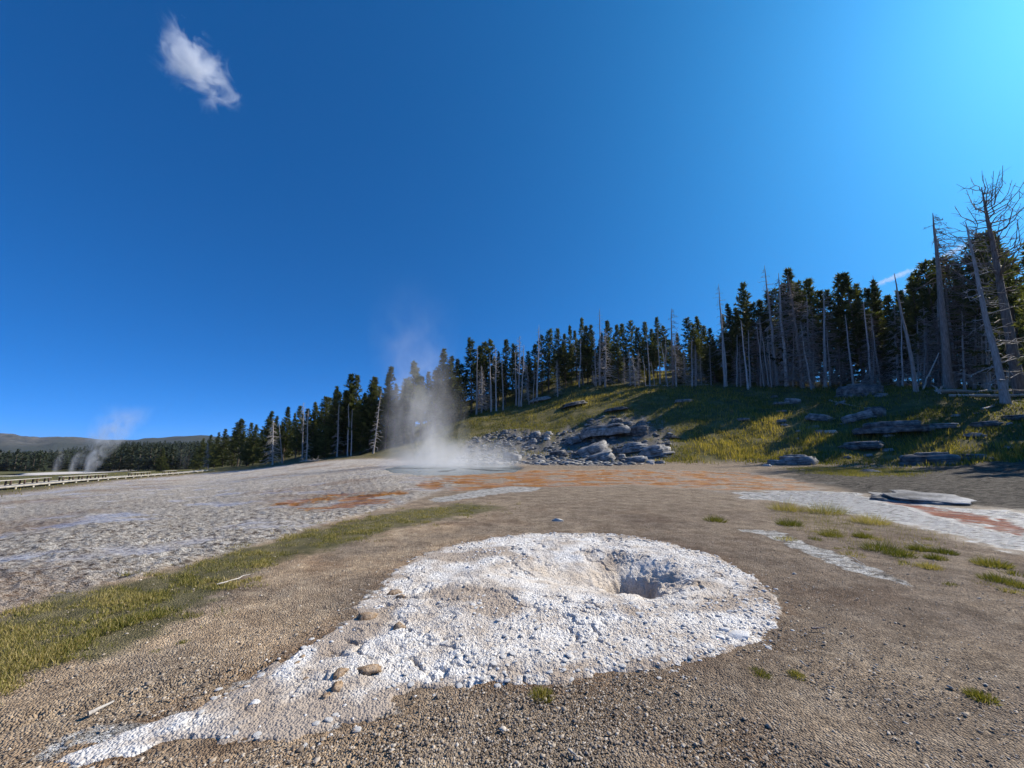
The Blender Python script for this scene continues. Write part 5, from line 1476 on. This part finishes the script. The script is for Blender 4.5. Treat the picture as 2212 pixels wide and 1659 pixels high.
for (px, D, h_, r0, r1, ln, bn, dn, lab) in [
    (184, 130, 24, 1.6, 9.0, .25, .30, .9, 'largest far steam column, leaning right over the left plain'),
    (150, 150, 12, .9, 3.6, .1, .35, 1.0, 'small far steam puff left of the largest far column'),
    (115, 150, 11, 1.2, 3.2, .1, .25, .6, 'faint far steam wisp, leftmost on the plain'),
    (395, 200, 14, 2.0, 6.0, -.1, .1, .08, 'faint mist hanging before the far wooded hill')]:
    x, y = at_depth(px, D)
    plume('steam_plume', (x, y, float(gz(x, y)) - .3), h_, r0, r1, ln, bn, dn, .3, lab, 3, topfade=.3)

def cloud(name, px, row, dist, sx, sy, sz, dens, nscale, label, roll=0.0, thresh=.45, stretch=(1, 1, 1), detail=6):
    d = ray(px, row); d = d / np.linalg.norm(d)
    loc = np.array([0, 0, EYE]) + d * dist
    V, Fc = ICO2
    me = make_mesh(name, V, Fc)
    def build(t):
        P = t.objco(); X, Y, Zz = t.sep(P)
        Pm = t.mapping(P, (sx / sz, sy / sz, 1.0) if stretch == (1, 1, 1) else stretch)
        ln = t.new('ShaderNodeVectorMath', operation='LENGTH'); t.l.new(P, ln.inputs[0])
        e = t.math('SUBTRACT', 1.0, ln.outputs['Value'], clamp=True)
        n = t.noise(nscale, detail, .62, vec=Pm, dist=.9)
        v = t.math('ADD', n, t.math('MULTIPLY', t.math('SUBTRACT', e, .5), .42))
        mr = t.new('ShaderNodeMapRange'); t.l.new(v, mr.inputs[0]); mr.inputs[1].default_value = thresh; mr.inputs[2].default_value = thresh + .2
        return t.math('MULTIPLY', t.math('MULTIPLY', mr.outputs[0], t.math('POWER', e, .6)), dens)
    me.materials.append(volume_mat(name + '_vapour', build, (.97, .97, .98), .1))
    o = obj(name, me, None, loc)
    fw = Vector(d); q_ = fw.to_track_quat('Y', 'Z').to_matrix() @ Matrix.Rotation(roll, 3, 'Y')
    o.rotation_euler = q_.to_euler(); o.scale = (sx, sy, sz)
    tag(o, label, 'cloud')
cloud('cloud', 425, 142, 2400, 215, 170, 168, .020, 2.0, 'small ragged white cloud alone in the upper left sky', roll=math.radians(36), thresh=.49)
cloud('cloud', 1930, 600, 2600, 150, 60, 22, .02, 1.4, 'thin white cloud streak low behind the right-hand trees, left one', roll=math.radians(-14), thresh=.44)
cloud('cloud', 2040, 555, 2600, 170, 60, 24, .02, 1.4, 'thin white cloud streak behind the huge dark snag', roll=math.radians(-22), thresh=.44)
cloud('cloud', 1975, 622, 2600, 120, 60, 18, .02, 1.4, 'short lowest cloud streak just above the right-hand pines', roll=math.radians(-10), thresh=.44)

# ------------------------------------------------------------------ haze: the air between here and the far hills
t = NT('thin_haze'); hv = t.new('ShaderNodeVolumePrincipled'); hv.inputs['Color'].default_value = (.80, .88, 1.0, 1); hv.inputs['Density'].default_value = 4e-5; hv.inputs['Anisotropy'].default_value = .2
t.l.new(hv.outputs[0], t.out.inputs['Volume'])
hb = MB(); hb.box((-2200, 0, 90), (18400, 12000, 260)); hz = obj('haze', hb.mesh('haze', t.m, False, False)); tag(hz, kind='stuff')
print('zrange', GZ.min(), max((o.matrix_world.translation.z for o in bpy.data.objects if o.type == 'MESH')))

print('total tris', sum(sum(len(p.vertices) - 2 for p in m.polygons) if len(m.polygons) < 5000 else len(m.polygons) * (len(m.polygons[0].vertices) - 2) for m in bpy.data.meshes))
